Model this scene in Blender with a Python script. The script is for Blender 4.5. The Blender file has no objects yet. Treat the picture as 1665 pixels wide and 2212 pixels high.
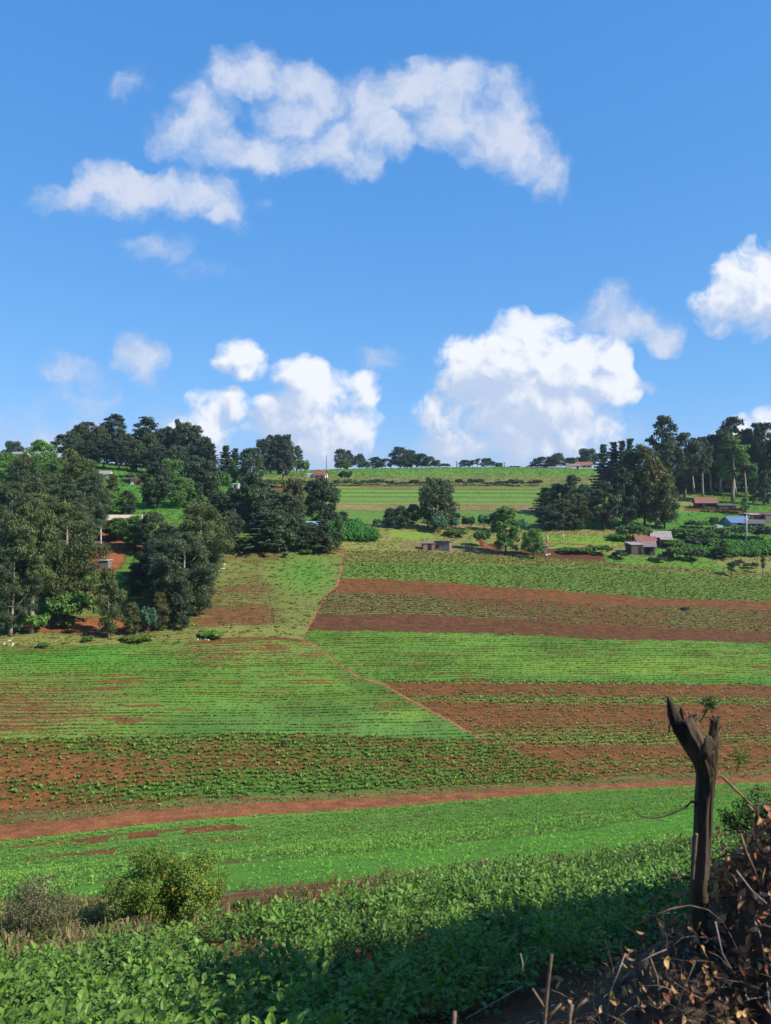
import bpy, math, random
import numpy as np
from mathutils import Vector

# ------------------------------------------------------------------ basics
scene = bpy.context.scene
COL = scene.collection
F = 1670.0            # focal length in picture units (picture 1665 x 2212)
CX, HY = 832.5, 1060.0
RNG = np.random.default_rng(7)
SUN = Vector((0.72, -0.30, 0.62)).normalized()

def link(o):
    COL.objects.link(o); return o

def tag(o, label=None, cat=None, group=None, kind=None):
    if label: o['label'] = label
    if cat: o['category'] = cat
    if group: o['group'] = group
    if kind: o['kind'] = kind
    return o

def empty(name, loc, rz=0.0):
    o = bpy.data.objects.new(name, None)
    o.empty_display_size = 0.3
    o.location = loc; o.rotation_euler = (0, 0, rz)
    return link(o)

def mesh_np(name, V, Fq, mats, attrs=None, midx=None, smooth=False):
    """V (n,3); Fq (m,k) faces with k constant; attrs: name -> (domain, kind, array)"""
    V = np.asarray(V, np.float32); Fq = np.asarray(Fq, np.int32)
    k = Fq.shape[1]
    me = bpy.data.meshes.new(name)
    me.vertices.add(len(V)); me.vertices.foreach_set('co', V.ravel())
    me.loops.add(Fq.size); me.loops.foreach_set('vertex_index', Fq.ravel())
    me.polygons.add(len(Fq))
    me.polygons.foreach_set('loop_start', np.arange(0, Fq.size, k, dtype=np.int32))
    me.polygons.foreach_set('loop_total', np.full(len(Fq), k, np.int32))
    for m in (mats if isinstance(mats, (list, tuple)) else [mats]):
        me.materials.append(m)
    if midx is not None: me.polygons.foreach_set('material_index', np.asarray(midx, np.int32))
    me.polygons.foreach_set('use_smooth', np.full(len(Fq), smooth, bool))
    if attrs:
        for n, (dom, kind, arr) in attrs.items():
            a = me.attributes.new(n, kind, dom)
            arr = np.asarray(arr, np.float32)
            if kind == 'FLOAT_COLOR':
                if arr.shape[1] == 3: arr = np.hstack([arr, np.ones((len(arr), 1), np.float32)])
                a.data.foreach_set('color', arr.ravel())
            elif kind == 'FLOAT': a.data.foreach_set('value', arr.ravel())
    me.update(calc_edges=True)
    return me

def add_mesh(name, me, parent=None):
    o = bpy.data.objects.new(name, me)
    link(o)
    if parent is not None: o.parent = parent
    return o

class MB:
    """collects simple shapes, links them as ONE mesh"""
    def __init__(s): s.v = []; s.f = []; s.m = []
    def add(s, vs, fs, mi=0):
        b = len(s.v); s.v += [tuple(v) for v in vs]
        s.f += [tuple(b + i for i in f) for f in fs]; s.m += [mi] * len(fs)
    def box(s, c, d, rz=0, mi=0):
        x, y, z = d[0] / 2, d[1] / 2, d[2] / 2
        ca, sa = math.cos(rz), math.sin(rz)
        vs = []
        for k in (-z, z):
            for a, b in ((-x, -y), (x, -y), (x, y), (-x, y)):
                vs.append((c[0] + a * ca - b * sa, c[1] + a * sa + b * ca, c[2] + k))
        s.add(vs, [(3, 2, 1, 0), (4, 5, 6, 7), (0, 1, 5, 4), (1, 2, 6, 5), (2, 3, 7, 6), (3, 0, 4, 7)], mi)
    def prism(s, pts, off, mi=0):
        """closed polygon pts extruded by vector off"""
        n = len(pts)
        vs = [Vector(p) for p in pts] + [Vector(p) + Vector(off) for p in pts]
        fs = [tuple(range(n - 1, -1, -1)), tuple(range(n, 2 * n))]
        fs += [(i, (i + 1) % n, n + (i + 1) % n, n + i) for i in range(n)]
        s.add(vs, fs, mi)
    def tube(s, pts, radii, seg=8, mi=0, rough=0.0, rng=None):
        pts = [Vector(p) for p in pts]; rings = []
        up = Vector((0.13, 0.21, 0.97))
        for i, p in enumerate(pts):
            t = (pts[min(i + 1, len(pts) - 1)] - pts[max(i - 1, 0)]).normalized()
            a = t.cross(up)
            if a.length < 0.15: a = t.cross(Vector((1, 0, 0)))
            a.normalize(); b = t.cross(a).normalized()
            ring = []
            for k in range(seg):
                an = 2 * math.pi * k / seg
                r = radii[i] * (1 + (rough * (rng.random() - .5) * 2 if rng is not None else 0))
                ring.append(p + a * math.cos(an) * r + b * math.sin(an) * r)
            rings.append(ring)
        vs = [v for r in rings for v in r]; fs = []
        for i in range(len(rings) - 1):
            for k in range(seg):
                k2 = (k + 1) % seg
                fs.append((i * seg + k, i * seg + k2, (i + 1) * seg + k2, (i + 1) * seg + k))
        fs.append(tuple(range(seg - 1, -1, -1)))
        fs.append(tuple((len(rings) - 1) * seg + k for k in range(seg)))
        s.add(vs, fs, mi)
    def bark(s, pts, radii, seg, ridge, seed, mi=0):
        """tube with coherent lengthwise ridges and knots"""
        b = len(s.v); s.tube(pts, radii, seg, mi)
        n = len(pts); al = 0.0
        for i in range(n):
            if i: al += (Vector(pts[i]) - Vector(pts[i - 1])).length
            c = Vector(pts[i])
            for k in range(seg):
                a = 2 * math.pi * k / seg; ca, sa = math.cos(a), math.sin(a)
                r = float(vnoise(np.array([ca * 2.6 + seed + 7.]), np.array([sa * 2.6 + al * 2.2 + 3.]), seed)[0]) - .5
                r2 = float(vnoise(np.array([ca * 6 + seed + 20.]), np.array([sa * 6 + al * 7 + 9.]), seed + 5)[0]) - .5
                r3 = float(vnoise(np.array([a * 5.]), np.array([al * 30.]), seed + 9)[0]) - .5
                f = 1 + ridge * (1.1 * r + .8 * r2 + .35 * r3)
                v = Vector(s.v[b + i * seg + k]); s.v[b + i * seg + k] = tuple(c + (v - c) * f)
    def mesh(s, name, mats, smooth=False):
        me = bpy.data.meshes.new(name)
        me.from_pydata([tuple(v) for v in s.v], [], s.f)
        for m in (mats if isinstance(mats, (list, tuple)) else [mats]): me.materials.append(m)
        me.polygons.foreach_set('material_index', s.m)
        me.polygons.foreach_set('use_smooth', [smooth] * len(s.f))
        me.update(); return me
    def build(s, name, mats, parent=None, smooth=False):
        return add_mesh(name, s.mesh(name, mats, smooth), parent)

# ------------------------------------------------------------------ noise (numpy value noise)
def _hash(ix, iy, seed):
    h = (ix.astype(np.int64) * 374761393 + iy.astype(np.int64) * 668265263 + seed * 974634777) & 0xffffffff
    h = ((h ^ (h >> 13)) * 1274126177) & 0xffffffff
    return ((h ^ (h >> 16)) & 0xffff) / 65535.0
def vnoise(x, y, seed=0):
    ix = np.floor(x); iy = np.floor(y); fx = x - ix; fy = y - iy
    fx = fx * fx * (3 - 2 * fx); fy = fy * fy * (3 - 2 * fy)
    a = _hash(ix, iy, seed); b = _hash(ix + 1, iy, seed); c = _hash(ix, iy + 1, seed); d = _hash(ix + 1, iy + 1, seed)
    return (a * (1 - fx) + b * fx) * (1 - fy) + (c * (1 - fx) + d * fx) * fy
def fbm(x, y, seed=0, oct=4):
    t = 0; a = .5; n = 0
    for i in range(oct):
        t = t + a * vnoise(x, y, seed + i * 17); n += a; a *= .5; x = x * 2.03 + 11.3; y = y * 2.03 + 5.7
    return t / n

# ------------------------------------------------------------------ terrain
# level curves across the valley: for 5 bearings (picture x) the picture height of the
# curve and how many metres ahead it lies
BX = np.array([0, 420, 833, 1250, 1665.])
CURVES = [  # (picture y at the 5 bearings), (distance ahead at the 5 bearings)
    ([2211, 2211, 2211, 2211, 2211], [5.5, 5.3, 5.0, 4.6, 4.2]),
    ([2080, 1995, 1925, 1868, 1820], [9, 10.5, 12, 14, 16.5]),
    ([1900, 1862, 1825, 1780, 1745], [19, 22, 25, 29, 33]),
    ([1815, 1768, 1742, 1708, 1686], [38, 42, 46, 51, 56]),
    ([1785, 1742, 1722, 1697, 1676], [39.7, 43.7, 47.6, 52.6, 57.5]),
    ([1590, 1588, 1585, 1575, 1570], [49, 53, 57, 62, 67]),
    ([1385, 1375, 1375, 1382, 1390], [68, 74, 80, 87, 94]),
    ([1190, 1190, 1190, 1200, 1215], [95, 102, 115, 123, 128]),
    ([1100, 1100, 1100, 1100, 1100], [120, 125, 160, 168, 170]),
    ([1035, 1045, 1047, 1047, 1068], [160, 170, 215, 215, 200]),
    ([985, 1015, 1012, 1012, 1036], [205, 215, 300, 300, 265]),
]
EX = np.array([-900, -450, 0, 420, 833, 1250, 1665, 2115, 2600.])
def _ext(a):
    a = np.asarray(a, float)
    l = a[0] - (a[1] - a[0]) * .6; r = a[-1] + (a[-1] - a[-2]) * .6
    return np.array([l, l, *a, r, r])
CY = np.array([_ext(c[0]) for c in CURVES]); CD = np.array([_ext(c[1]) for c in CURVES])
CZ = -(CY - HY) / F * CD
# before the first curve and behind the last
S_CODE = np.concatenate([[-1.0, -0.5], np.arange(len(CURVES)), [len(CURVES) + .0, len(CURVES) + 1.]])
near = np.full((1, 9), -60.0); near0 = np.full((1, 9), 0.0)
DD = np.vstack([near, near0, CD, CD[-1:] + 120, np.full((1, 9), 2500.)])
ZZ = np.vstack([np.full((1, 9), 1.0), np.full((1, 9), -1.65), CZ, CZ[-1:] + 0.6, CZ[-1:] + 2.0])

def pchip_eval(xk, yk, x):
    """xk,yk: (n,) ; x any"""
    h = np.diff(xk); dl = np.diff(yk) / h
    m = np.zeros_like(yk); m[0] = dl[0]; m[-1] = dl[-1]
    for i in range(1, len(xk) - 1):
        if dl[i - 1] * dl[i] > 0:
            w1 = 2 * h[i] + h[i - 1]; w2 = h[i] + 2 * h[i - 1]
            m[i] = (w1 + w2) / (w1 / dl[i - 1] + w2 / dl[i])
        else: m[i] = 0
    i = np.clip(np.searchsorted(xk, x) - 1, 0, len(xk) - 2)
    t = np.clip((x - xk[i]) / h[i], 0, 1)
    t2 = t * t; t3 = t2 * t
    return ((2 * t3 - 3 * t2 + 1) * yk[i] + (t3 - 2 * t2 + t) * h[i] * m[i] +
            (-2 * t3 + 3 * t2) * yk[i + 1] + (t3 - t2) * h[i] * m[i + 1])

def _cols(Y):
    return np.array([pchip_eval(DD[:, j], ZZ[:, j], Y) for j in range(9)])
def _rc_cols(Y):
    return np.array([np.interp(Y, DD[:, j], DD[:, 4]) for j in range(9)])
def _blend(cols, u):
    u = np.clip(u, EX[0], EX[-1])
    i = np.clip(np.searchsorted(EX, u) - 1, 0, 7)
    t = (u - EX[i]) / (EX[i + 1] - EX[i])
    idx = np.arange(len(u))
    p0 = cols[np.maximum(i - 1, 0), idx]; p1 = cols[i, idx]; p2 = cols[i + 1, idx]; p3 = cols[np.minimum(i + 2, 8), idx]
    lin = p1 + (p2 - p1) * t
    cr = p1 + .5 * t * (p2 - p0 + t * (2 * p0 - 5 * p1 + 4 * p2 - p3 + t * (3 * (p1 - p2) + p3 - p0)))
    return lin * .3 + cr * .7
def _u(X, Y):
    Ys = np.maximum(Y, 1.5)
    return CX + F * X / Ys
def ground_z(X, Y, rough=True):
    X = np.atleast_1d(np.asarray(X, float)).ravel(); Y = np.atleast_1d(np.asarray(Y, float)).ravel()
    z = _blend(_cols(Y), _u(X, Y))
    if rough:
        w = np.clip((Y - 3) / 20, 0, 1)
        z = z + (fbm(X / 9, Y / 9, 3, 3) - .5) * .35 * w + (fbm(X / 1.3, Y / 1.3, 9, 3) - .5) * .10 * np.clip(Y / 8, .4, 1)
        # red earth bank cut into the slope between the two left tree groups
    return z
def row_coord(X, Y):
    X = np.asarray(X, float).ravel(); Y = np.asarray(Y, float).ravel()
    return _blend(_rc_cols(Y), _u(X, Y))
def project(X, Y, Z):
    Ys = np.maximum(Y, .05)
    return CX + F * X / Ys, HY - F * Z / Ys
_TY = np.exp(np.linspace(math.log(3.0), math.log(420), 1600))
def depth_at(x, y):
    """metres ahead at which the ground is seen at picture point (x, y)"""
    z = ground_z((x - CX) / F * _TY, _TY)
    yy = HY - F * z / _TY
    i = np.nonzero(yy <= y)[0]
    return float(_TY[i[0]]) if len(i) else float(_TY[-1])
def spot(x, y=None, d=None):
    """ground point seen in direction x, at picture height y or distance d"""
    if d is None: d = depth_at(x, y)
    X = (x - CX) / F * d
    return X, d, float(ground_z(X, d)[0])
# ------------------------------------------------------------------ camera
cam = bpy.data.cameras.new('camera'); camo = link(bpy.data.objects.new('camera', cam))
camo.location = (0, 0, 0); camo.rotation_euler = (math.radians(90), 0, 0)
cam.sensor_fit = 'VERTICAL'; cam.sensor_height = 36.0; cam.sensor_width = 36.0
cam.lens = 36.0 * F / 2211.5
cam.shift_y = -(1105.7 - HY) / 2211.5
cam.clip_start = 0.05; cam.clip_end = 20000
cam.dof.use_dof = True; cam.dof.focus_distance = 60.0; cam.dof.aperture_fstop = 6.3
scene.camera = camo
scene.view_settings.view_transform = 'Standard'; scene.view_settings.look = 'None'
scene.view_settings.exposure = 0.70; scene.view_settings.gamma = 1.0
scene.view_settings.use_curve_mapping = False
scene.render.engine = 'CYCLES'
scene.cycles.max_bounces = 6; scene.cycles.diffuse_bounces = 3; scene.cycles.transmission_bounces = 3
scene.cycles.transparent_max_bounces = 8
scene.cycles.use_denoising = True
scene.render.film_transparent = False

# ------------------------------------------------------------------ sun
sl = bpy.data.lights.new('sun', 'SUN'); so = link(bpy.data.objects.new('sun', sl))
sl.energy = 4.6; sl.angle = math.radians(0.53); sl.color = (1.0, 0.95, 0.86)
so.rotation_euler = SUN.to_track_quat('Z', 'Y').to_euler(); so.location = (60, -10, 60)

# ------------------------------------------------------------------ world: sky with clouds
world = bpy.data.worlds.new('World'); scene.world = world; world.use_nodes = True
NT = world.node_tree; NT.nodes.clear()
class NB:
    """tiny node builder"""
    def __init__(s, nt): s.nt = nt
    def n(s, t, **kw):
        nd = s.nt.nodes.new(t)
        for k, v in kw.items(): setattr(nd, k, v)
        return nd
    def put(s, sock, v):
        if isinstance(v, bpy.types.NodeSocket): s.nt.links.new(v, sock)
        elif v is not None: sock.default_value = v
    def m(s, op, a, b=None, c=None, clamp=False):
        nd = s.n('ShaderNodeMath', operation=op, use_clamp=clamp)
        s.put(nd.inputs[0], a)
        if b is not None: s.put(nd.inputs[1], b)
        if c is not None: s.put(nd.inputs[2], c)
        return nd.outputs[0]
    def vm(s, op, a, b=None, out=0):
        nd = s.n('ShaderNodeVectorMath', operation=op)
        s.put(nd.inputs[0], a)
        if b is not None:
            if op == 'SCALE': s.put(nd.inputs['Scale'], b)
            else: s.put(nd.inputs[1], b)
        return nd.outputs[out]
    def mix(s, f, a, b, blend='MIX'):
        nd = s.n('ShaderNodeMix', data_type='RGBA', blend_type=blend)
        s.put(nd.inputs[0], f)
        for sk, v in ((nd.inputs[6], a), (nd.inputs[7], b)):
            if isinstance(v, tuple) and len(v) == 3: v = (*v, 1)
            s.put(sk, v)
        return nd.outputs[2]
    def noise(s, vec, scale, detail=4, rough=.5, dist=0, dim='3D', out='Fac'):
        nd = s.n('ShaderNodeTexNoise', noise_dimensions=dim)
        s.put(nd.inputs['Vector'], vec); nd.inputs['Scale'].default_value = scale
        nd.inputs['Detail'].default_value = detail; nd.inputs['Roughness'].default_value = rough
        nd.inputs['Distortion'].default_value = dist
        return nd.outputs[out]
    def ss(s, v, a, b, lo=0., hi=1.):
        nd = s.n('ShaderNodeMapRange', interpolation_type='SMOOTHSTEP')
        s.put(nd.inputs[0], v); nd.inputs[1].default_value = a; nd.inputs[2].default_value = b
        nd.inputs[3].default_value = lo; nd.inputs[4].default_value = hi
        return nd.outputs[0]
    def attr(s, name, out='Fac'):
        nd = s.n('ShaderNodeAttribute', attribute_name=name); return nd.outputs[out]
B = NB(NT)
sky = B.n('ShaderNodeTexSky', sky_type='NISHITA')
sky.sun_disc = False
sky.sun_elevation = math.asin(SUN.z); sky.sun_rotation = math.atan2(SUN.x, SUN.y)
sky.altitude = 2000; sky.air_density = 1.0; sky.dust_density = 0.6; sky.ozone_density = 2.5
tc = B.n('ShaderNodeTexCoord')
sep = B.n('ShaderNodeSeparateXYZ'); NT.links.new(tc.outputs['Generated'], sep.inputs[0])
yy = B.m('MAXIMUM', sep.outputs[1], 0.02)
comb = B.n('ShaderNodeCombineXYZ')
B.put(comb.inputs[0], B.m('DIVIDE', sep.outputs[0], yy)); B.put(comb.inputs[1], B.m('DIVIDE', sep.outputs[2], yy))
P = comb.outputs[0]      # bearing / elevation tangents of the viewing direction
def pt(x, y): return ((x - CX) / F, (HY - y) / F)

# cumulus masses: x, y, rx, ry, weight (bearing/elevation given on the picture's scale)
WISPY = [(500, 165, 75, 50, .9), (560, 160, 80, 55, 1), (640, 185, 90, 50, 1), (720, 215, 90, 60, 1), (800, 215, 90, 65, 1),
         (880, 190, 80, 60, 1), (930, 175, 70, 55, 1), (990, 200, 100, 70, 1.2), (1055, 200, 75, 65, 1.1), (1090, 245, 80, 75, 1.1),
         (1000, 260, 110, 70, 1.1), (1080, 300, 110, 80, 1.2), (1130, 340, 85, 65, 1), (1185, 370, 60, 60, .9), (1205, 400, 40, 40, .7),
         (430, 230, 80, 60, .9), (390, 290, 80, 60, 1), (460, 320, 100, 60, 1), (560, 325, 110, 55, 1.05), (650, 310, 100, 60, .9),
         (730, 290, 100, 80, .9), (790, 340, 50, 55, .8), (820, 280, 90, 70, 1), (290, 180, 50, 38, .62), (640, 250, 120, 60, 1.05), (420, 260, 60, 60, .8),
         (110, 435, 60, 35, .8), (165, 425, 70, 40, .9), (225, 400, 75, 55, 1.1), (290, 420, 90, 55, 1.2), (370, 415, 90, 50, 1.1), (440, 425, 80, 55, 1),
         (490, 465, 50, 50, .9), (515, 495, 35, 30, .6), (225, 450, 90, 35, .8),
         (345, 535, 95, 45, .60), (440, 592, 85, 32, .52), (575, 450, 35, 28, .42), (610, 545, 60, 30, .38),
         (1325, 655, 60, 65, .85), (1375, 705, 90, 55, .9), (1445, 735, 50, 50, .8), (1290, 690, 90, 50, .8), (815, 780, 60, 40, .5),
         (150, 800, 80, 40, .75), (300, 785, 60, 62, .95), (205, 860, 90, 52, .8), (320, 900, 120, 60, .5), (100, 890, 140, 50, .5), (1400, 850, 22, 22, .6),
         (150, 950, 240, 60, .75), (620, 960, 240, 80, .7), (1000, 990, 150, 50, .7), (1150, 950, 320, 90, .6)]
CUMU = [(530, 768, 58, 48, 1.15), (535, 800, 56, 34, .95), (498, 790, 42, 34, .9),
        (655, 820, 60, 52, 1.2), (700, 860, 90, 70, 1.1), (780, 845, 50, 50, 1), (660, 905, 120, 60, 1.05), (740, 925, 90, 70, 1.0), (575, 880, 24, 20, .8),
        (450, 880, 62, 44, 1.15), (505, 885, 50, 42, 1.05), (450, 930, 100, 55, 1.1), (400, 970, 110, 50, .9), (700, 975, 110, 40, .8), (390, 960, 80, 40, .8),
        (1120, 700, 50, 45, 1.1), (1175, 735, 90, 60, 1.2), (975, 750, 50, 55, 1.05), (1010, 800, 110, 80, 1.1), (1100, 790, 150, 90, 1.3), (1200, 800, 130, 85, 1.3),
        (1265, 770, 80, 65, 1.1), (1340, 780, 42, 40, 1.1), (1330, 845, 60, 60, 1), (930, 880, 60, 50, 1.1), (1010, 900, 110, 60, 1.1), (1120, 890, 140, 70, 1.2), (1230, 910, 120, 75, 1.1),
        (1280, 940, 70, 50, 1), (1160, 960, 200, 50, .9), (980, 965, 110, 40, .7),
        (1560, 640, 75, 50, 1.1), (1585, 590, 50, 45, 1.05), (1650, 580, 60, 65, 1.2), (1620, 650, 120, 70, 1.2), (1680, 640, 120, 100, 1.2),
        (1600, 915, 45, 32, 1), (1655, 915, 40, 35, 1), (1570, 940, 60, 30, .9), (1640, 950, 90, 40, 1), (1800, 900, 120, 90, 1.1)]
def field(p, blobs):
    tot = None
    for x, y, rx, ry, w in blobs:
        cx, cy = pt(x, y)
        q = B.vm('SUBTRACT', p, (cx, cy, 0)); q = B.vm('MULTIPLY', q, (F / rx, F / ry, 0))
        d2 = B.vm('DOT_PRODUCT', q, q, out=1)
        g = B.m('MULTIPLY_ADD', d2, -w * .62, w, clamp=False)
        g = B.m('MAXIMUM', g, 0.0)
        tot = g if tot is None else B.m('SMOOTH_MAX', tot, g, 0.25)
    return tot
def voro(v, scale, detail, rough=.5):
    nd = B.n('ShaderNodeTexVoronoi', voronoi_dimensions='2D', feature='SMOOTH_F1', normalize=True)
    B.put(nd.inputs['Vector'], v); nd.inputs['Scale'].default_value = scale; nd.inputs['Detail'].default_value = detail
    nd.inputs['Roughness'].default_value = rough; nd.inputs['Smoothness'].default_value = .35
    return nd.outputs['Distance']
W1 = B.noise(P, 9, 2, .5, dim='2D', out='Color')
def cumulus(off, det):
    """billowing cloud mass"""
    p = B.vm('ADD', P, (off[0], off[1], 0)) if off else P
    pw = B.vm('ADD', p, B.vm('SCALE', B.vm('SUBTRACT', W1, (.5, .5, .5)), .045))
    w2 = B.noise(pw, 45, 3, .6, dim='2D', out='Color')
    pb = B.vm('ADD', pw, B.vm('SCALE', B.vm('SUBTRACT', w2, (.5, .5, .5)), .022))
    fc = field(pw, CUMU)
    bil = B.m('SUBTRACT', .42, voro(pb, 22, det, .62))
    n = B.m('SUBTRACT', B.noise(pw, 12, 3, .55, dim='2D'), .5)
    add = B.m('ADD', B.m('MULTIPLY', bil, 1.45), B.m('MULTIPLY', n, 1.75))
    return B.m('ADD', fc, B.m('MULTIPLY', add, B.ss(fc, .14, .42)))
w2_ = B.noise(P, 30, 5, .6, dim='2D', out='Color')
pw_ = B.vm('ADD', P, B.vm('SCALE', B.vm('SUBTRACT', W1, (.5, .5, .5)), .045))
pw_ = B.vm('ADD', pw_, B.vm('SCALE', B.vm('SUBTRACT', w2_, (.5, .5, .5)), .030))
n1 = B.noise(pw_, 13, 10, .62, .1, dim='2D')
fw = field(pw_, WISPY)
wis = B.m('ADD', fw, B.m('MULTIPLY', B.m('MULTIPLY', B.m('SUBTRACT', n1, .5), 1.6), B.ss(fw, .16, .48)))
cum = cumulus(None, 3.0); cum2 = cumulus((0.010, 0.016), 2.0)
macro = B.m('SUBTRACT', field(pw_, CUMU), field(B.vm('ADD', pw_, (0.030, 0.048, 0)), CUMU))
sd = B.m('ADD', B.m('MULTIPLY', B.m('SUBTRACT', cum, cum2), .8), B.m('MULTIPLY', macro, .55))
fine = B.m('SUBTRACT', B.noise(P, 42, 5, .62, dim='2D'), .5)
wa = B.ss(wis, .20, 1.15, 0, .92)
ca = B.ss(cum, .40, 1.15, 0, .96)
wl = B.ss(B.m('ADD', wis, B.m('MULTIPLY', fine, .35)), .1, 1.3)
cl = B.ss(B.m('ADD', sd, B.m('MULTIPLY', fine, .30)), -.32, .52)
comb_y = B.m('DIVIDE', sep.outputs[2], yy)    # how high above the horizon
EXPO = 2 ** .70
def ec(*c): return tuple(v / EXPO for v in c)
wcol = B.mix(wl, ec(.46, .58, .82), ec(.70, .76, .90))
ccol = B.mix(cl, ec(.54, .65, .86), ec(.95, .97, 1.02))  # shaded and sunlit cloud sides painted into the sky colour
# the sky model's own colours, evened out between zenith and horizon as in the photograph
SKY_STR = 0.13
sr = B.n('ShaderNodeSeparateColor'); B.put(sr.inputs[0], sky.outputs[0])
cc_ = B.n('ShaderNodeCombineColor')
for i, (ga, am) in enumerate(((.75, .335), (.45, .535), (.30, .89))):
    B.put(cc_.inputs[i], B.m('MULTIPLY', B.m('POWER', B.m('MULTIPLY', sr.outputs[i], SKY_STR * EXPO), ga), am / EXPO))
skv = cc_.outputs[0]
c1 = B.mix(ca, B.mix(wa, skv, wcol), ccol)
veil = B.ss(comb_y, .11, -.01, 0, .22)
c2 = B.mix(veil, c1, ec(.50, .62, .86))
lp_up = B.ss(sep.outputs[1], .02, .12)      # clouds only stand ahead of us, plain sky elsewhere
c3 = B.mix(lp_up, skv, c2)
bg = B.n('ShaderNodeBackground'); B.put(bg.inputs[0], c3); bg.inputs[1].default_value = 1.0
wo = B.n('ShaderNodeOutputWorld'); NT.links.new(bg.outputs[0], wo.inputs[0])
world.cycles.sampling_method = 'MANUAL'; world.cycles.sample_map_resolution = 512
# ------------------------------------------------------------------ field map
def C(*a): return np.array(a, float)
SOIL = C(.132, .054, .018); DSOIL = C(.088, .037, .015); RED = C(.24, .090, .032); TRACK = C(.215, .086, .036)
DRY = C(.24, .18, .085); TAN = C(.26, .17, .085)
EMER = C(.058, .175, .020); GRN = C(.090, .166, .024); LIME = C(.16, .23, .03); OLI = C(.165, .165, .045); GREY = C(.105, .125, .052); DGRN = C(.04, .09, .022)
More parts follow.
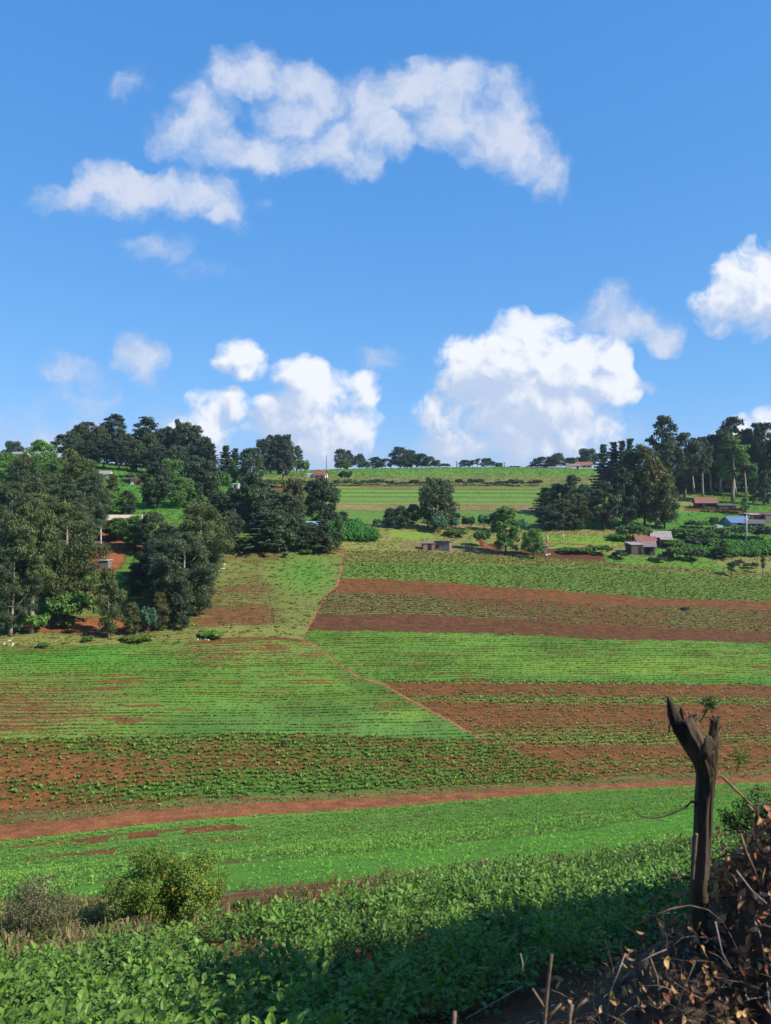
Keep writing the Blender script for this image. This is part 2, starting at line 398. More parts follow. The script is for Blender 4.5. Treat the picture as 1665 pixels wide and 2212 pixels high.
# name: polygon in picture units, soil, crop colour, cover, row strength, row spacing
FIELDS = [
 ('top', [(560,1008),(1300,1008),(1300,1031),(560,1034)], SOIL, GRN*1.15, .97, .1),
 ('top2', [(560,1030),(1300,1029),(1300,1048),(560,1048)], SOIL, OLI*.95, .9, .1),
 ('t3', [(700,1046),(1170,1048),(1170,1057),(690,1055)], SOIL, OLI*.85, .62, .4),
 ('t4', [(690,1055),(1170,1057),(1170,1092),(690,1091)], SOIL, GRN*1.15, .86, .7),
 ('t5', [(700,1090),(1170,1092),(1165,1103),(700,1101)], TAN, OLI, .42, .5),
 ('t6', [(700,1101),(1170,1103),(1165,1130),(700,1128)], SOIL, GRN, .92, .3),
 ('meadow', [(790,1128),(1170,1136),(1400,1140),(1400,1200),(1000,1196),(700,1190),(700,1130)], TAN, OLI*1.1, .82, .1),
 ('lime', [(840,1145),(930,1148),(940,1162),(880,1166),(840,1158)], TAN, LIME, .95, .1),
 ('yard', [(870,1168),(1010,1180),(1080,1188),(1080,1197),(900,1190),(860,1180)], TAN*.9, OLI, .45, .0),
 ('patch', [(588,1049),(655,1049),(650,1060),(588,1060)], SOIL*1.1, OLI, .1, .3),
 ('plough', [(1060,1172),(1095,1190),(1160,1186),(1215,1184),(1262,1192),(1300,1200),(1312,1217),(1250,1218),(1185,1210),(1140,1198),(1060,1192),(1030,1186)], DSOIL, OLI, .06, .2),
 ('m2', [(1170,1158),(1345,1158),(1350,1178),(1200,1182)], TAN, LIME*.95, .80, .0),
 ('a', [(736,1188),(1000,1194),(1200,1206),(1320,1214),(1665,1232),(1800,1240),(1800,1256),(1665,1250),(1300,1228),(1100,1219),(742,1214)], SOIL, OLI*.9, .66, .8),
 ('b', [(744,1216),(1100,1224),(1118,1268),(900,1256),(738,1246)], SOIL, EMER*.55+OLI*.4, .80, .4),
 ('b2', [(1100,1224),(1300,1230),(1665,1252),(1900,1262),(1900,1310),(1665,1300),(1400,1292),(1116,1266)], SOIL, EMER*.5+OLI*.38, .66, .8),
 ('rg', [(1312,1196),(1500,1200),(1665,1200),(1800,1200),(1800,1246),(1665,1240),(1320,1216)], SOIL, GRN*1.05, .90, .2),
 ('ro', [(1500,1186),(1665,1196),(1800,1200),(1800,1240),(1665,1238),(1560,1222)], TAN, OLI*1.05, .62, .2),
 ('c', [(735,1247),(900,1254),(1120,1268),(1400,1291),(1665,1299),(1900,1306),(1900,1326),(1665,1318),(1400,1311),(1200,1301),(900,1287),(718,1279)], SOIL, OLI*.7, .20, .6),
 ('d', [(718,1279),(900,1287),(1200,1301),(1400,1311),(1665,1318),(1900,1324),(1900,1372),(1665,1366),(1200,1344),(900,1326),(674,1326),(690,1292)], SOIL*.85, OLI*.45+GREY*.35, .44, .6),
 ('e', [(674,1326),(900,1326),(1200,1344),(1665,1366),(1900,1374),(1900,1396),(1665,1389),(1300,1379),(1000,1366),(664,1361)], DSOIL*1.1, OLI*.6, .16, .6),
 ('f', [(655,1362),(1000,1367),(1300,1380),(1665,1390),(1900,1398),(1900,1484),(1665,1478),(1000,1468),(815,1468),(760,1455),(700,1405),(652,1382)], SOIL, GRN*1.08, .87, .6),
 ('ibase', [(1000,1585),(1900,1630),(1900,1690),(1000,1725)], SOIL, OLI*.85, .5, .3),
 ('g', [(815,1468),(1000,1468),(1665,1478),(1900,1482),(1900,1660),(1665,1668),(1240,1668),(1050,1600),(960,1550)], SOIL, OLI*.85, .36, .7),
 ('h', [(-400,1440),(-100,1420),(0,1408),(60,1398),(250,1396),(400,1390),(540,1378),(655,1382),(700,1405),(760,1455),(820,1475),(960,1550),(1050,1600),(700,1586),(300,1592),(0,1600),(-400,1620)], SOIL*1.15, GRN*1.02, .84, .6),
 ('i', [(-400,1620),(0,1598),(300,1590),(700,1584),(1050,1600),(1240,1665),(1330,1692),(900,1718),(400,1746),(0,1790),(-400,1830)], SOIL*1.2, GRN*.8, .46, .35),
 ('imargin', [(-400,1800),(0,1758),(400,1728),(900,1703),(1340,1680),(1665,1658),(1900,1645),(1900,1664),(1665,1676),(1340,1697),(900,1722),(400,1746),(0,1790),(-400,1832)], C(.175,.085,.035), OLI*.75, .52, .1),
 ('leftmead', [(400,1190),(735,1190),(740,1215),(735,1250),(690,1292),(664,1361),(652,1382),(540,1376),(400,1385),(-400,1420),(-400,1240),(0,1240),(400,1290)], C(.135,.064,.027), OLI*.72+GRN*.22, .66, .35),
 ('j', [(-400,1862),(0,1817),(400,1770),(800,1745),(1200,1711),(1500,1692),(1665,1686),(1900,1675),(1900,1780),(1665,1790),(1490,1812),(1250,1850),(1000,1876),(700,1905),(480,1926),(150,1966),(0,1975),(-400,2040)], RED*.7, C(.098,.190,.030), .90, .7),
 ('swath', [(150,1918),(240,1902),(500,1866),(900,1832),(1300,1788),(1500,1745),(1665,1722),(1900,1700),(1900,1780),(1665,1792),(1490,1814),(1250,1851),(1000,1877),(700,1905),(480,1926),(165,1966)], SOIL, C(.100,.235,.028), .995, .15),
 ('bank', [(-400,2040),(0,1975),(150,1966),(480,1926),(700,1905),(1000,1876),(1250,1850),(1490,1812),(1665,1790),(1900,1780),(1900,1800),(1665,1826),(1500,1843),(1300,1868),(1000,1908),(800,1950),(620,1990),(350,2052),(200,2090),(0,2118),(-400,2190)], SOIL*1.3, DRY*.8, .45, .1),
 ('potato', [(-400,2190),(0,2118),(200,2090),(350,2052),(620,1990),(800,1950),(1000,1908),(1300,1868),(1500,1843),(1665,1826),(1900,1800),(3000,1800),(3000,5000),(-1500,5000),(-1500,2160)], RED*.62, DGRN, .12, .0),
]
PATHS = [ # polyline, half width (px), colour
 ([(741,1188),(737,1228),(728,1262),(700,1292),(680,1325),(664,1358),(652,1382),(700,1405),(730,1434),(764,1456),(822,1476),(880,1508),(960,1552),(1040,1596),(1062,1612)], 1.7, C(.26,.125,.06)),
 ([(400,1392),(480,1380),(540,1377),(600,1379),(652,1383)], 2.0, SOIL*.9),
 ([(820,1131),(900,1133),(1000,1138),(1100,1141)], 1.6, TAN),
 ([(690,1180),(700,1186),(741,1190)], 3.5, RED*.8),
 ([(1180,1172),(1250,1176),(1345,1183)], 1.3, SOIL),
 ([(1030,1155),(1045,1180),(1075,1195)], 6, RED*.8),
 ([(1480,1100),(1540,1102),(1610,1107),(1665,1110)], 2.6, RED*.6),
]
def in_poly(x, y, poly):
    inside = np.zeros(len(x), bool)
    n = len(poly)
    for i in range(n):
        x0, y0 = poly[i]; x1, y1 = poly[(i + 1) % n]
        if y0 == y1: continue
        c = ((y0 > y) != (y1 > y)) & (x < (x1 - x0) * (y - y0) / (y1 - y0) + x0)
        inside ^= c
    return inside
def seg_dist(x, y, poly):
    d = np.full(len(x), 1e9)
    for (x0, y0), (x1, y1) in zip(poly[:-1], poly[1:]):
        dx, dy = x1 - x0, y1 - y0
        t = np.clip(((x - x0) * dx + (y - y0) * dy) / (dx * dx + dy * dy), 0, 1)
        d = np.minimum(d, np.hypot(x - x0 - t * dx, y - y0 - t * dy))
    return d
def blob(x, y, cx, cy, rx, ry, soft=.5):
    r = np.hypot((x - cx) / rx, (y - cy) / ry)
    return np.clip((1 + soft - r) / (2 * soft), 0, 1)

def land_cover(X, Y, Z):
    """soil colour, crop colour, cover, row strength, field index for ground points"""
    px, py = project(X, Y, Z)
    n = len(px)
    wob = np.clip((py - 1000) / 380, .12, 1)
    jx = px + (fbm(X / 2.5, Y / 2.5, 41, 3) - .5) * 20 * wob
    jy = py + (fbm(X / 2.2 + 9, Y / 2.2, 42, 3) - .5) * 9 * wob
    jx = np.clip(jx, -390, 1890)
    soil = np.tile(SOIL * 1.2, (n, 1)); crop = np.tile(GRN * .9, (n, 1)); cov = np.full(n, .8); row = np.full(n, .15); fid = np.full(n, -1)
    for k, (name, poly, s, c, cv, r) in enumerate(FIELDS):
        m = in_poly(jx, jy, poly)
        soil[m] = s; crop[m] = c; cov[m] = cv; row[m] = r; fid[m] = k
    ids = {f[0]: k for k, f in enumerate(FIELDS)}
    big = fbm(X / 14, Y / 9, 5, 4); med = fbm(X / 5, Y / 2.0, 6, 4); str_ = fbm(X / 16, row_coord(X, Y) / .9, 8, 3)
    cov = cov + (big - .5) * .35 + (med - .5) * .22 + (str_ - .5) * .25 * (row > .3)
    def mixc(A, m, col):
        return A * (1 - m[:, None]) + col * m[:, None]
    f = lambda nm: (fid == ids[nm])
    # --- long straight crop marks in every strip
    rc = row_coord(X, Y)
    # t4: terraces with dark lips and light verges
    m = f('t4') | f('t3') | f('t6')
    for yl in (1057, 1064, 1073, 1083, 1091, 1102):
        dl = (py - yl - (px - 930) * .004)
        g = m * np.clip(1 - np.abs(dl) / 1.3, 0, 1); crop = mixc(crop, g * .8, DGRN * .8); cov = cov + g * .4
        g = m * np.clip(1 - np.abs(dl + 3.4) / 2.2, 0, 1); crop = mixc(crop, g * .55, LIME * 1.2)
    g = (m & (py > 1076) & (py < 1090)) * 1.0; crop = mixc(crop, g * .35, OLI)
    m = f('t5') & (px > 830); g = m * (np.sin(px * .8) > .2) * 1.0; soil = mixc(soil, g * .5, SOIL)
    # g: greener bands across the brown strip
    m = f('g')
    tilt = (px - 1300) * .006
    for yc, h, a in ((1512, 11, .35), (1593, 22, .30), (1648, 14, .12), (1475, 5, .4)):
        b = m * np.clip(1 - np.abs(py - yc - tilt) / h, 0, 1)
        cov = cov + b * a; crop = mixc(crop, b * .6, GRN)
    for yc, h, a in ((1489, 11, .22), (1540, 22, .16), (1622, 9, .28)):
        b = m * np.clip(1 - np.abs(py - yc - tilt) / h, 0, 1); cov = cov - b * a
    # h
    m = f('h')
    b = m * blob(px, py, 60, 1535, 200, 60, .6); cov = cov - b * .38; crop = mixc(crop, b * .7, OLI)
    b = m * blob(px, py, 520, 1400, 190, 22, .6); cov = cov - b * .22; crop = mixc(crop, b * .7, OLI * 1.05)
    b = m * blob(px, py, 890, 1545, 40, 12, .6); crop = mixc(crop, b * .8, LIME * 1.1); cov = cov + b * .3
    b = m * blob(px, py, 640, 1385, 40, 8, .6); crop = mixc(crop, b * .8, LIME)
    b = m * blob(px, py, 180, 1420, 180, 22, .7); crop = mixc(crop, b * .7, EMER * 1.15); cov = cov + b * .15
    b = m * np.clip(1 - np.abs(py - 1471 - (300 - px) * .004) / 2.0, 0, 1); cov = cov - b * .7 * (med > .42)
    b = m * np.clip((py - 1500) / 80, 0, 1) * np.clip((px - 250) / 200, 0, 1); crop = mixc(crop, b * .5, C(.075, .17, .045)); cov = cov + b * .10
    m = f('f')
    b = m * blob(px, py, 1520, 1437, 280, 14, .7); crop = mixc(crop, b * .6, LIME)
    b = m * blob(px, py, 1050, 1437, 160, 5, .7); cov = cov - b * .2
    b = m * (py > 1462) * 1.0; crop = mixc(crop, b * .5, EMER)
    mm = f('h') | f('f')
    broken = fbm(X / 3.5, row_coord(X, Y) / .42, 101, 3)
    cov = cov - mm * (broken < .36) * .38; crop = crop * (1 + mm * (fbm(X / 6, Y / 6, 103, 3) - .5) * .7)[:, None]
    # i
    m = f('i')
    b = m * blob(px, py, 150, 1668, 250, 26, .6); cov = cov - b * .16
    b = m * blob(px, py, 60, 1730, 110, 16, .6); cov = cov - b * .18
    b = m * blob(px, py, 480, 1705, 320, 28, .7); cov = cov + b * .25; crop = mixc(crop, b * .5, EMER * .8)
    # left meadow
    m = f('leftmead')
    for (cx, cy, rx, ry, a, col) in ((520, 1335, 50, 18, .55, None), (480, 1275, 60, 14, .3, None), (440, 1335, 30, 20, .4, None), (560, 1300, 40, 40, .2, None), (540, 1205, 60, 8, .35, None)):
        b = m * blob(jx, jy, cx, cy, rx * 1.3, ry * 1.3, .9) * np.clip((med - .32) * 5, 0, 1); cov = cov - b * a * .85
    b = m * blob(px, py, 660, 1240, 60, 38, .6); crop = mixc(crop, b * .7, EMER * 1.1); cov = cov + b * .25
    b = m * blob(px, py, 540, 1365, 120, 14, .5); crop = mixc(crop, b * .5, OLI * 1.25); cov = cov + b * .3
    b = blob(jx, jy, 232, 1192, 36, 44, .25) * (fid != -9); cov = cov - b * 1.1; soil = mixc(soil, b, RED * 1.05)
    b = blob(px, py, 300, 1182, 26, 14, .4); cov = cov - b * .5; soil = mixc(soil, b * .8, RED)
    b = m * blob(px, py, 190, 1352, 120, 15, .5); cov = cov - b * .7; soil = mixc(soil, b, RED)
    b = m * blob(px, py, 120, 1385, 240, 12, .5); crop = mixc(crop, b * .6, OLI * 1.3)
    # j: red broken lines running with the track in the far part of the strip
    m = f('j')
    b = m * (str_ < .385) * (med < .52) * (fbm(X / 1.1, Y / 1.1, 88, 2) < .56); cov = cov - b * .6
    b = m * blob(px, py, 700, 1750, 700, 12, .5); crop = mixc(crop, b * .3, GRN)
    tr = np.interp(px, [-400, 0, 400, 800, 1200, 1665, 1900], [1862, 1817, 1770, 1745, 1711, 1686, 1675])
    b = m * np.clip(1 - np.abs(py - tr - 3) / 4, 0, 1); crop = mixc(crop, b * .8, LIME * 1.0); cov = cov + b * .4
    m = f('swath'); b = m * np.clip((fbm(X / 20, Y / 3, 77, 3) - .45) * 3, 0, 1); crop = mixc(crop, b * .4, GRN * 1.2)
    m = f('bank'); b = m * np.clip((px - 450) / 300, 0, 1); cov = cov - b * .12
    # right side greens
    m = (fid == -1) & (px > 1290) & (py > 1095); crop = mixc(crop, m * .6, EMER)
    b = blob(px, py, 1480, 1085, 40, 18, .5); crop = mixc(crop, b * .8, OLI * 1.3)
    m = (fid == -1) & (px < 560) & (py < 1120); crop = mixc(crop, m * .6, EMER * 1.1); cov = cov + m * .15
    # track: two wheel lines, grassy crown
    up = np.interp(px, [-400, 0, 420, 833, 1250, 1665, 1900], [1826, 1785, 1742, 1722, 1697, 1676, 1664])
    lo = np.interp(px, [-400, 0, 420, 833, 1250, 1665, 1900], [1866, 1816, 1769, 1743, 1709, 1687, 1676])
    jy2 = py + (fbm(X / 1.2, Y / 1.2, 71, 3) - .5) * 5
    t = (jy2 - up) / (lo - up)
    m = (t > 0) & (t < 1)
    soil[m] = TRACK * (.88 + .25 * med[m, None]); cov[m] = np.where(np.abs(t[m] - .36) < .14, .30 + (med[m] - .5) * .8, -.1) ; crop[m] = DRY * .8; row[m] = 0; fid[m] = 100
    b = m * np.clip(1 - np.abs(t - .12) / .14, 0, 1); soil = mixc(soil, b * .35, SOIL)
    for poly, w, col in PATHS:
        d = seg_dist(jx * .5 + px * .5, jy * .5 + py * .5, poly)
        g = np.clip((w + .8 - d) / 1.6, 0, 1)
        soil = mixc(soil, g, col); cov = cov * (1 - g) - g * .1; row = row * (1 - g)
        fid[g > .5] = 101
    return soil, crop, np.clip(cov, -.2, 1.15), row, fid, px, py

# ------------------------------------------------------------------ ground mesh
def row_spacing():
    ys = [-60, -40, -25, -15, -8, -4, -2, -1, 0, .7, 1.4, 2.0]
    y = 2.0
    while y < 5: y += .06; ys.append(y)
    while y < 16: y += .035 + (y - 5) * .002; ys.append(y)
    while y < 40: y += .075 + (y - 16) * .003; ys.append(y)
    while y < 100: y += .15 + (y - 40) * .003; ys.append(y)
    while y < 310: y += .45 + (y - 100) * .004; ys.append(y)
    while y < 1500: y *= 1.12; ys.append(y)
    return np.array(ys)
YS = row_spacing()
NU = 820
us = np.linspace(-1, 1, NU)
sx = np.where(np.abs(us) < .9, us / .9 * .62, np.sign(us) * (.62 + (np.abs(us) - .9) / .1 * .9 + ((np.abs(us) - .9) / .1) ** 3 * 4.0))
W = np.sqrt(YS ** 2 + 8.0 ** 2) * np.interp(YS, [-60, 0, 8, 4000], [1.5, 1.2, 1.0, 1.0])
GX = (sx[None, :] * W[:, None]); GY = np.repeat(YS[:, None], NU, 1)
gx, gy = GX.ravel(), GY.ravel()
gz = ground_z(gx, gy)
# ploughing relief: ridges along the rows
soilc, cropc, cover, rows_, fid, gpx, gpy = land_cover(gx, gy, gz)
NR = len(YS)
_ids = {f[0]: k for k, f in enumerate(FIELDS)}
for _n, _a in (('i', .02), ('g', .08), ('ibase', .05)): cover[fid == _ids[_n]] -= _a
q = np.arange(NR * NU).reshape(NR, NU)
quads = np.stack([q[:-1, :-1], q[:-1, 1:], q[1:, 1:], q[1:, :-1]], -1).reshape(-1, 4)
rcg = row_coord(gx, gy)

def mat(name):
    m = bpy.data.materials.new(name); m.use_nodes = True
    m.node_tree.nodes.clear(); b = NB(m.node_tree)
    out = b.n('ShaderNodeOutputMaterial'); pr = b.n('ShaderNodeBsdfPrincipled')
    m.node_tree.links.new(pr.outputs[0], out.inputs[0])
    return m, b, pr, out

gm, b, pr, out = mat('farmland')
geo = b.n('ShaderNodeNewGeometry'); pos = geo.outputs['Position']
rc = b.attr('rc'); cov = b.attr('cover'); rw = b.attr('rows')
cs = b.n('ShaderNodeCombineXYZ'); spx = b.n('ShaderNodeSeparateXYZ'); b.put(spx.inputs[0], pos)
b.put(cs.inputs[0], b.m('MULTIPLY', spx.outputs[0], .55)); b.put(cs.inputs[1], b.m('MULTIPLY', rc, 2.2))
n_fine = b.noise(pos, 4.5, 3, .7); n_tiny = b.noise(pos, 14, 2, .6); n_str = b.noise(cs.outputs[0], 1.0, 3, .55)
rowj = b.m('ADD', b.m('MULTIPLY', rc, 2 * math.pi / .72), b.m('MULTIPLY', b.noise(pos, .35, 2, .5), 5))
wave = b.m('MULTIPLY', b.m('SINE', rowj), b.m('MULTIPLY', rw, .15))
v = b.m('ADD', b.m('MULTIPLY', n_fine, .55), b.m('MULTIPLY', n_str, .45))
v = b.m('ADD', v, b.m('MULTIPLY', b.m('SUBTRACT', n_tiny, .5), .25))
v = b.m('ADD', v, wave)                                   # ~ .5 +- .2
thr = b.m('MULTIPLY_ADD', cov, .62, .20)
fac = b.ss(b.m('SUBTRACT', thr, v), -.045, .045)
n_tint = b.noise(pos, 1.1, 4, .6); n_t2 = b.noise(pos, 9, 2, .5)
cropcol = b.mix(1.0, b.attr('crop', 'Color'), b.mix(n_tint, (.72, .78, .75), (1.32, 1.22, 1.2)), 'MULTIPLY')
cropcol = b.mix(1.0, cropcol, b.mix(n_t2, (.62, .62, .62), (1.4, 1.4, 1.4)), 'MULTIPLY')
soilcol = b.mix(1.0, b.attr('soil', 'Color'), b.mix(b.noise(pos, 6, 4, .7), (.6, .6, .62), (1.45, 1.4, 1.35)), 'MULTIPLY')
soilcol = b.mix(1.0, soilcol, b.mix(n_str, (.62, .62, .64), (1.42, 1.38, 1.32)), 'MULTIPLY')
soilcol = b.mix(1.0, soilcol, b.mix(b.ss(b.noise(pos, 1.3, 4, .6), .3, .7), (.75, .75, .78), (1.25, 1.22, 1.15)), 'MULTIPLY')
col = b.mix(fac, soilcol, cropcol)
b.put(pr.inputs['Base Color'], col); pr.inputs['Roughness'].default_value = .92
pr.inputs['Specular IOR Level'].default_value = .15
bp = b.n('ShaderNodeBump'); bp.inputs['Strength'].default_value = .9; bp.inputs['Distance'].default_value = .14
h = b.m('ADD', b.m('MULTIPLY', b.noise(pos, 5, 5, .7), 1.0), b.m('MULTIPLY', fac, .55))
h = b.m('ADD', h, b.m('MULTIPLY', wave, -1.2))
b.put(bp.inputs['Height'], h); b.put(pr.inputs['Normal'], bp.outputs[0])

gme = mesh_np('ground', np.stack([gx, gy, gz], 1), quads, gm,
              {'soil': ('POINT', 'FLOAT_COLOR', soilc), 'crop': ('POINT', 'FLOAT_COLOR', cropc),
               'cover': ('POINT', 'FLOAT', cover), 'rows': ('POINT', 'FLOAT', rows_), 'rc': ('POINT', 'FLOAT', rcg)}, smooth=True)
ground = add_mesh('ground', gme); tag(ground, kind='structure')
# ------------------------------------------------------------------ materials for plants
def leaf_mat(name, base, trans=.25, rough=.6, spec=.25, var=(.55, 1.5), objcol=False):
    m, b, pr, out = mat(name)
    t = b.attr('tint')
    c = b.mix(t, tuple(x * var[0] for x in base), tuple(x * var[1] for x in base))
    if objcol:
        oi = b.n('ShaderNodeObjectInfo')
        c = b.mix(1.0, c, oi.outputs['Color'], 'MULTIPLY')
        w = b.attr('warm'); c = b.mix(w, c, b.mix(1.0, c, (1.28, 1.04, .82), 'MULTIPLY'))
    b.put(pr.inputs['Base Color'], c); pr.inputs['Roughness'].default_value = rough
    pr.inputs['Specular IOR Level'].default_value = spec
    if trans > 0:
        tr = b.n('ShaderNodeBsdfTranslucent'); b.put(tr.inputs[0], b.mix(1.0, c, (1.1, 1.25, .6), 'MULTIPLY'))
        ms = b.n('ShaderNodeMixShader'); ms.inputs[0].default_value = trans
        m.node_tree.links.new(pr.outputs[0], ms.inputs[1]); m.node_tree.links.new(tr.outputs[0], ms.inputs[2])
        m.node_tree.links.new(ms.outputs[0], out.inputs[0])
    return m
def plain_mat(name, base, rough=.85, spec=.2, nscale=8, var=(.65, 1.35), stretch=(1, 1, 1), bump=.3, bdist=.02, metal=0.0, second=None):
    m, b, pr, out = mat(name)
    tcn = b.n('ShaderNodeTexCoord')
    v = b.vm('MULTIPLY', tcn.outputs['Object'], stretch)
    n = b.noise(v, nscale, 5, .65)
    c = b.mix(b.ss(n, .3, .7), tuple(x * var[0] for x in base), tuple(x * var[1] for x in base))
    if second:
        c = b.mix(b.ss(b.noise(v, nscale * .35, 4, .6), .48, .62), c, second)
    b.put(pr.inputs['Base Color'], c); pr.inputs['Roughness'].default_value = rough
    pr.inputs['Specular IOR Level'].default_value = spec; pr.inputs['Metallic'].default_value = metal
    bp = b.n('ShaderNodeBump'); bp.inputs['Strength'].default_value = bump; bp.inputs['Distance'].default_value = bdist
    b.put(bp.inputs['Height'], n); b.put(pr.inputs['Normal'], bp.outputs[0])
    return m
M_TREE = leaf_mat('tree_foliage', (.061, .086, .041), .22, .6, .3, (.38, 2.0), True)
M_BARK = plain_mat('pale_bark', (.30, .25, .19), nscale=2.5, stretch=(2, 2, .4), second=(.16, .12, .09))
M_BARKD = plain_mat('dark_bark', (.09, .065, .045), nscale=3, stretch=(2, 2, .4))
M_CROP = leaf_mat('crop_leaves', (.075, .155, .030), .25, .7, .15, (.6, 1.45))
M_POT = leaf_mat('potato_leaves', (.100, .182, .027), .32, .45, .26, (.22, 1.95))
M_DRYG = leaf_mat('dry_grass', (.20, .155, .07), .15, .8, .1, (.45, 1.5))

# ------------------------------------------------------------------ leaf clouds
def unit(v): return v / np.maximum(np.linalg.norm(v, axis=-1, keepdims=True), 1e-9)
def leaf_quads(rng, pos, nrm, long_, L, Wd, fold=0.0):
    n = len(pos)
    long_ = unit(long_ - nrm * np.sum(long_ * nrm, 1, keepdims=True))
    side = np.cross(nrm, long_)
    L = np.broadcast_to(L, n)[:, None]; Wd = np.broadcast_to(Wd, n)[:, None]
    off = (rng.random((n, 1)) - .5) * .3
    a = pos - long_ * L / 2; c = pos + long_ * L / 2
    b = pos + side * Wd / 2 + long_ * L * off + nrm * Wd * fold; d = pos - side * Wd / 2 + long_ * L * off + nrm * Wd * fold
    V = np.stack([a, b, c, d], 1).reshape(-1, 3)
    Fq = np.arange(4 * n).reshape(n, 4)
    return V, Fq
def clump_leaves(rng, cen, rad, n, L, Wd, droop=.6, outward=.8, warm=None, flat=1.0):
    cen = np.asarray(cen, float); rad = np.asarray(rad, float)
    p = rad ** 2; p = p / p.sum()
    k = rng.choice(len(cen), n, p=p)
    d = unit(rng.normal(size=(n, 3)))
    d[:, 2] *= flat
    r = rad[k][:, None] * (.45 + .62 * rng.random((n, 1)) ** .55)
    lump = .82 + .36 * vnoise(d[:, 0] * 3 + k * 7.1, d[:, 1] * 3 + d[:, 2] * 3.3, 5)[:, None]
    pos = cen[k] + d * r * lump
    nrm = unit(d * outward + rng.normal(size=(n, 3)) * .5 + np.array([0, 0, .15]))
    lg = rng.normal(size=(n, 3)) * (1 - droop) + np.array([0, 0, -1.]) * droop + d * .35
    V, Fq = leaf_quads(rng, pos, nrm, lg, L * (.6 + .8 * rng.random(n)), Wd * (.6 + .8 * rng.random(n)))
    ct = rng.random(len(cen))
    tint = np.clip(.5 * ct[k] + .5 * rng.random(n), 0, 1)
    w = np.zeros(n) if warm is None else np.clip(np.asarray(warm)[k] + (rng.random(n) - .5) * .3, 0, 1)
    return V, Fq, tint, w
PROTO = {}
def make_tree(key, kind, H, R, seed, n, L, Wd, bark=None):
    """builds crown and trunk meshes of one tree, H metres tall and R metres in crown radius"""
    rng = np.random.default_rng(seed)
    cen = []; rad = []; warm = []; mb = MB(); flat = 1.0; droop = .6
    bend = rng.normal(size=2) * H * .02
    def axis(t): return np.array([bend[0] * math.sin(t * 2.6), bend[1] * math.sin(t * 2.1), H * t])
    tr = H * .014 + .04
    if kind in ('full', 'tall', 'round', 'slim'):
        lo = {'full': .16, 'tall': .40, 'round': .28, 'slim': .12}[kind]
        nl = {'full': 22, 'tall': 18, 'round': 16, 'slim': 15}[kind]
        for i in range(nl):
            t = lo + (1 - lo) * ((i + rng.random() * .8) / nl)
            s = (t - lo) / (1 - lo)
            if kind == 'full': env = (.62 + .38 * math.sin(min(1, s * 1.25) * math.pi * .75)) * math.sqrt(max(.05, 1 - .93 * (max(0, s - .35) / .65) ** 2))
            elif kind == 'slim': env = (.55 + .45 * math.sin(s * math.pi)) * (1 - .75 * max(0, s - .5) / .5)
            elif kind == 'tall': env = .40 + .55 * math.sin(min(1, s * .85 + .15) * math.pi)
            else: env = math.sqrt(max(.04, 1 - (2 * s - .75) ** 2 / 1.62)) if s > 0 else .6
            cr = R * rng.uniform(.30, .56) * (.75 + .30 * env)
            if kind == 'slim': cr = R * rng.uniform(.42, .62)
            an = i * 2.4 + rng.random() * 1.2
            rr = max(0, R * env * rng.uniform(.72, 1.02) - cr * .75)
            if s > .94: rr *= .25
            c = axis(t) + np.array([math.cos(an) * rr, math.sin(an) * rr, -cr * .25])
            c[2] = min(c[2], H - cr * .8)
            cen.append(c); rad.append(cr); warm.append(max(0, rng.normal() * .25 + (s - .55) * .9))
        droop = .75 if kind != 'round' else .45
    elif kind == 'conifer':
        nt = 15
        for i in range(nt):
            t = .10 + .88 * i / nt; env = (1 - t) ** .85 * R + .10 * R
            nb = 6 if t < .8 else 3
            for k in range(nb):
                an = k * 2 * math.pi / nb + i * .9 + rng.random() * .5
                e = env * rng.uniform(.45, 1.2)
                for q in (.38, .72, 1.0):
                    cen.append(axis(t) + np.array([math.cos(an) * e * q, math.sin(an) * e * q, -e * q * .28 + .06 * H * q]))
                    rad.append((.17 - .06 * q) * R * rng.uniform(.8, 1.3)); warm.append(0)
        cen.append(axis(.97)); rad.append(.10 * R); warm.append(0); flat = .55; droop = .25
    elif kind == 'bush':
        for i in range(16):
            an = i * 2.4; rr = R * math.sqrt(rng.random()) * .72
            hh = H * (.28 + .5 * math.sqrt(max(0, 1 - (rr / R) ** 2)) * rng.uniform(.55, 1.0))
            cr = R * rng.uniform(.24, .38)
            hh = min(hh, H - cr * .6)
            cen.append(np.array([math.cos(an) * rr, math.sin(an) * rr, max(cr * .5, hh)])); rad.append(min(cr, H * .5)); warm.append(max(0, rng.normal() * .2))
        droop = .3
    elif kind == 'sapling':
        for i in range(7):
            t = .40 + .6 * i / 7; an = i * 2.2; rr = R * .5 * rng.random()
            cen.append(axis(t) + np.array([math.cos(an) * rr, math.sin(an) * rr, 0])); rad.append(R * rng.uniform(.3, .55)); warm.append(.2)
        tr = H * .012 + .02
    cen = np.array(cen); rad = np.array(rad); main = cen.copy()
    if kind in ('full', 'tall', 'round', 'slim', 'bush'):
        sc_, sr_, sw_ = [], [], []
        ax = np.array([axis(min(1, max(0, c[2] / H))) for c in cen])
        for c, r, w_, a_ in zip(cen, rad, warm, ax):
            sc_.append(c); sr_.append(r * .55); sw_.append(w_)
            for q in range(11):
                d_ = unit(rng.normal(size=(1, 3)))[0]
                if np.dot(d_, c - a_) < -.35 * np.linalg.norm(c - a_) - .01: d_ = -d_
                if d_[2] < -.6: d_[2] *= -.5
                sc_.append(c + d_ * r * rng.uniform(.6, .95)); sr_.append(r * rng.uniform(.24, .42)); sw_.append(w_ + rng.normal() * .15)
        cen = np.array(sc_); rad = np.array(sr_); warm = sw_
        cen[:, 2] = np.clip(cen[:, 2], rad * .4, H - rad * .9)
    V, Fq, tint, w = clump_leaves(rng, cen, rad, n, L, Wd, droop, .9 if kind != 'conifer' else .5, warm, flat)
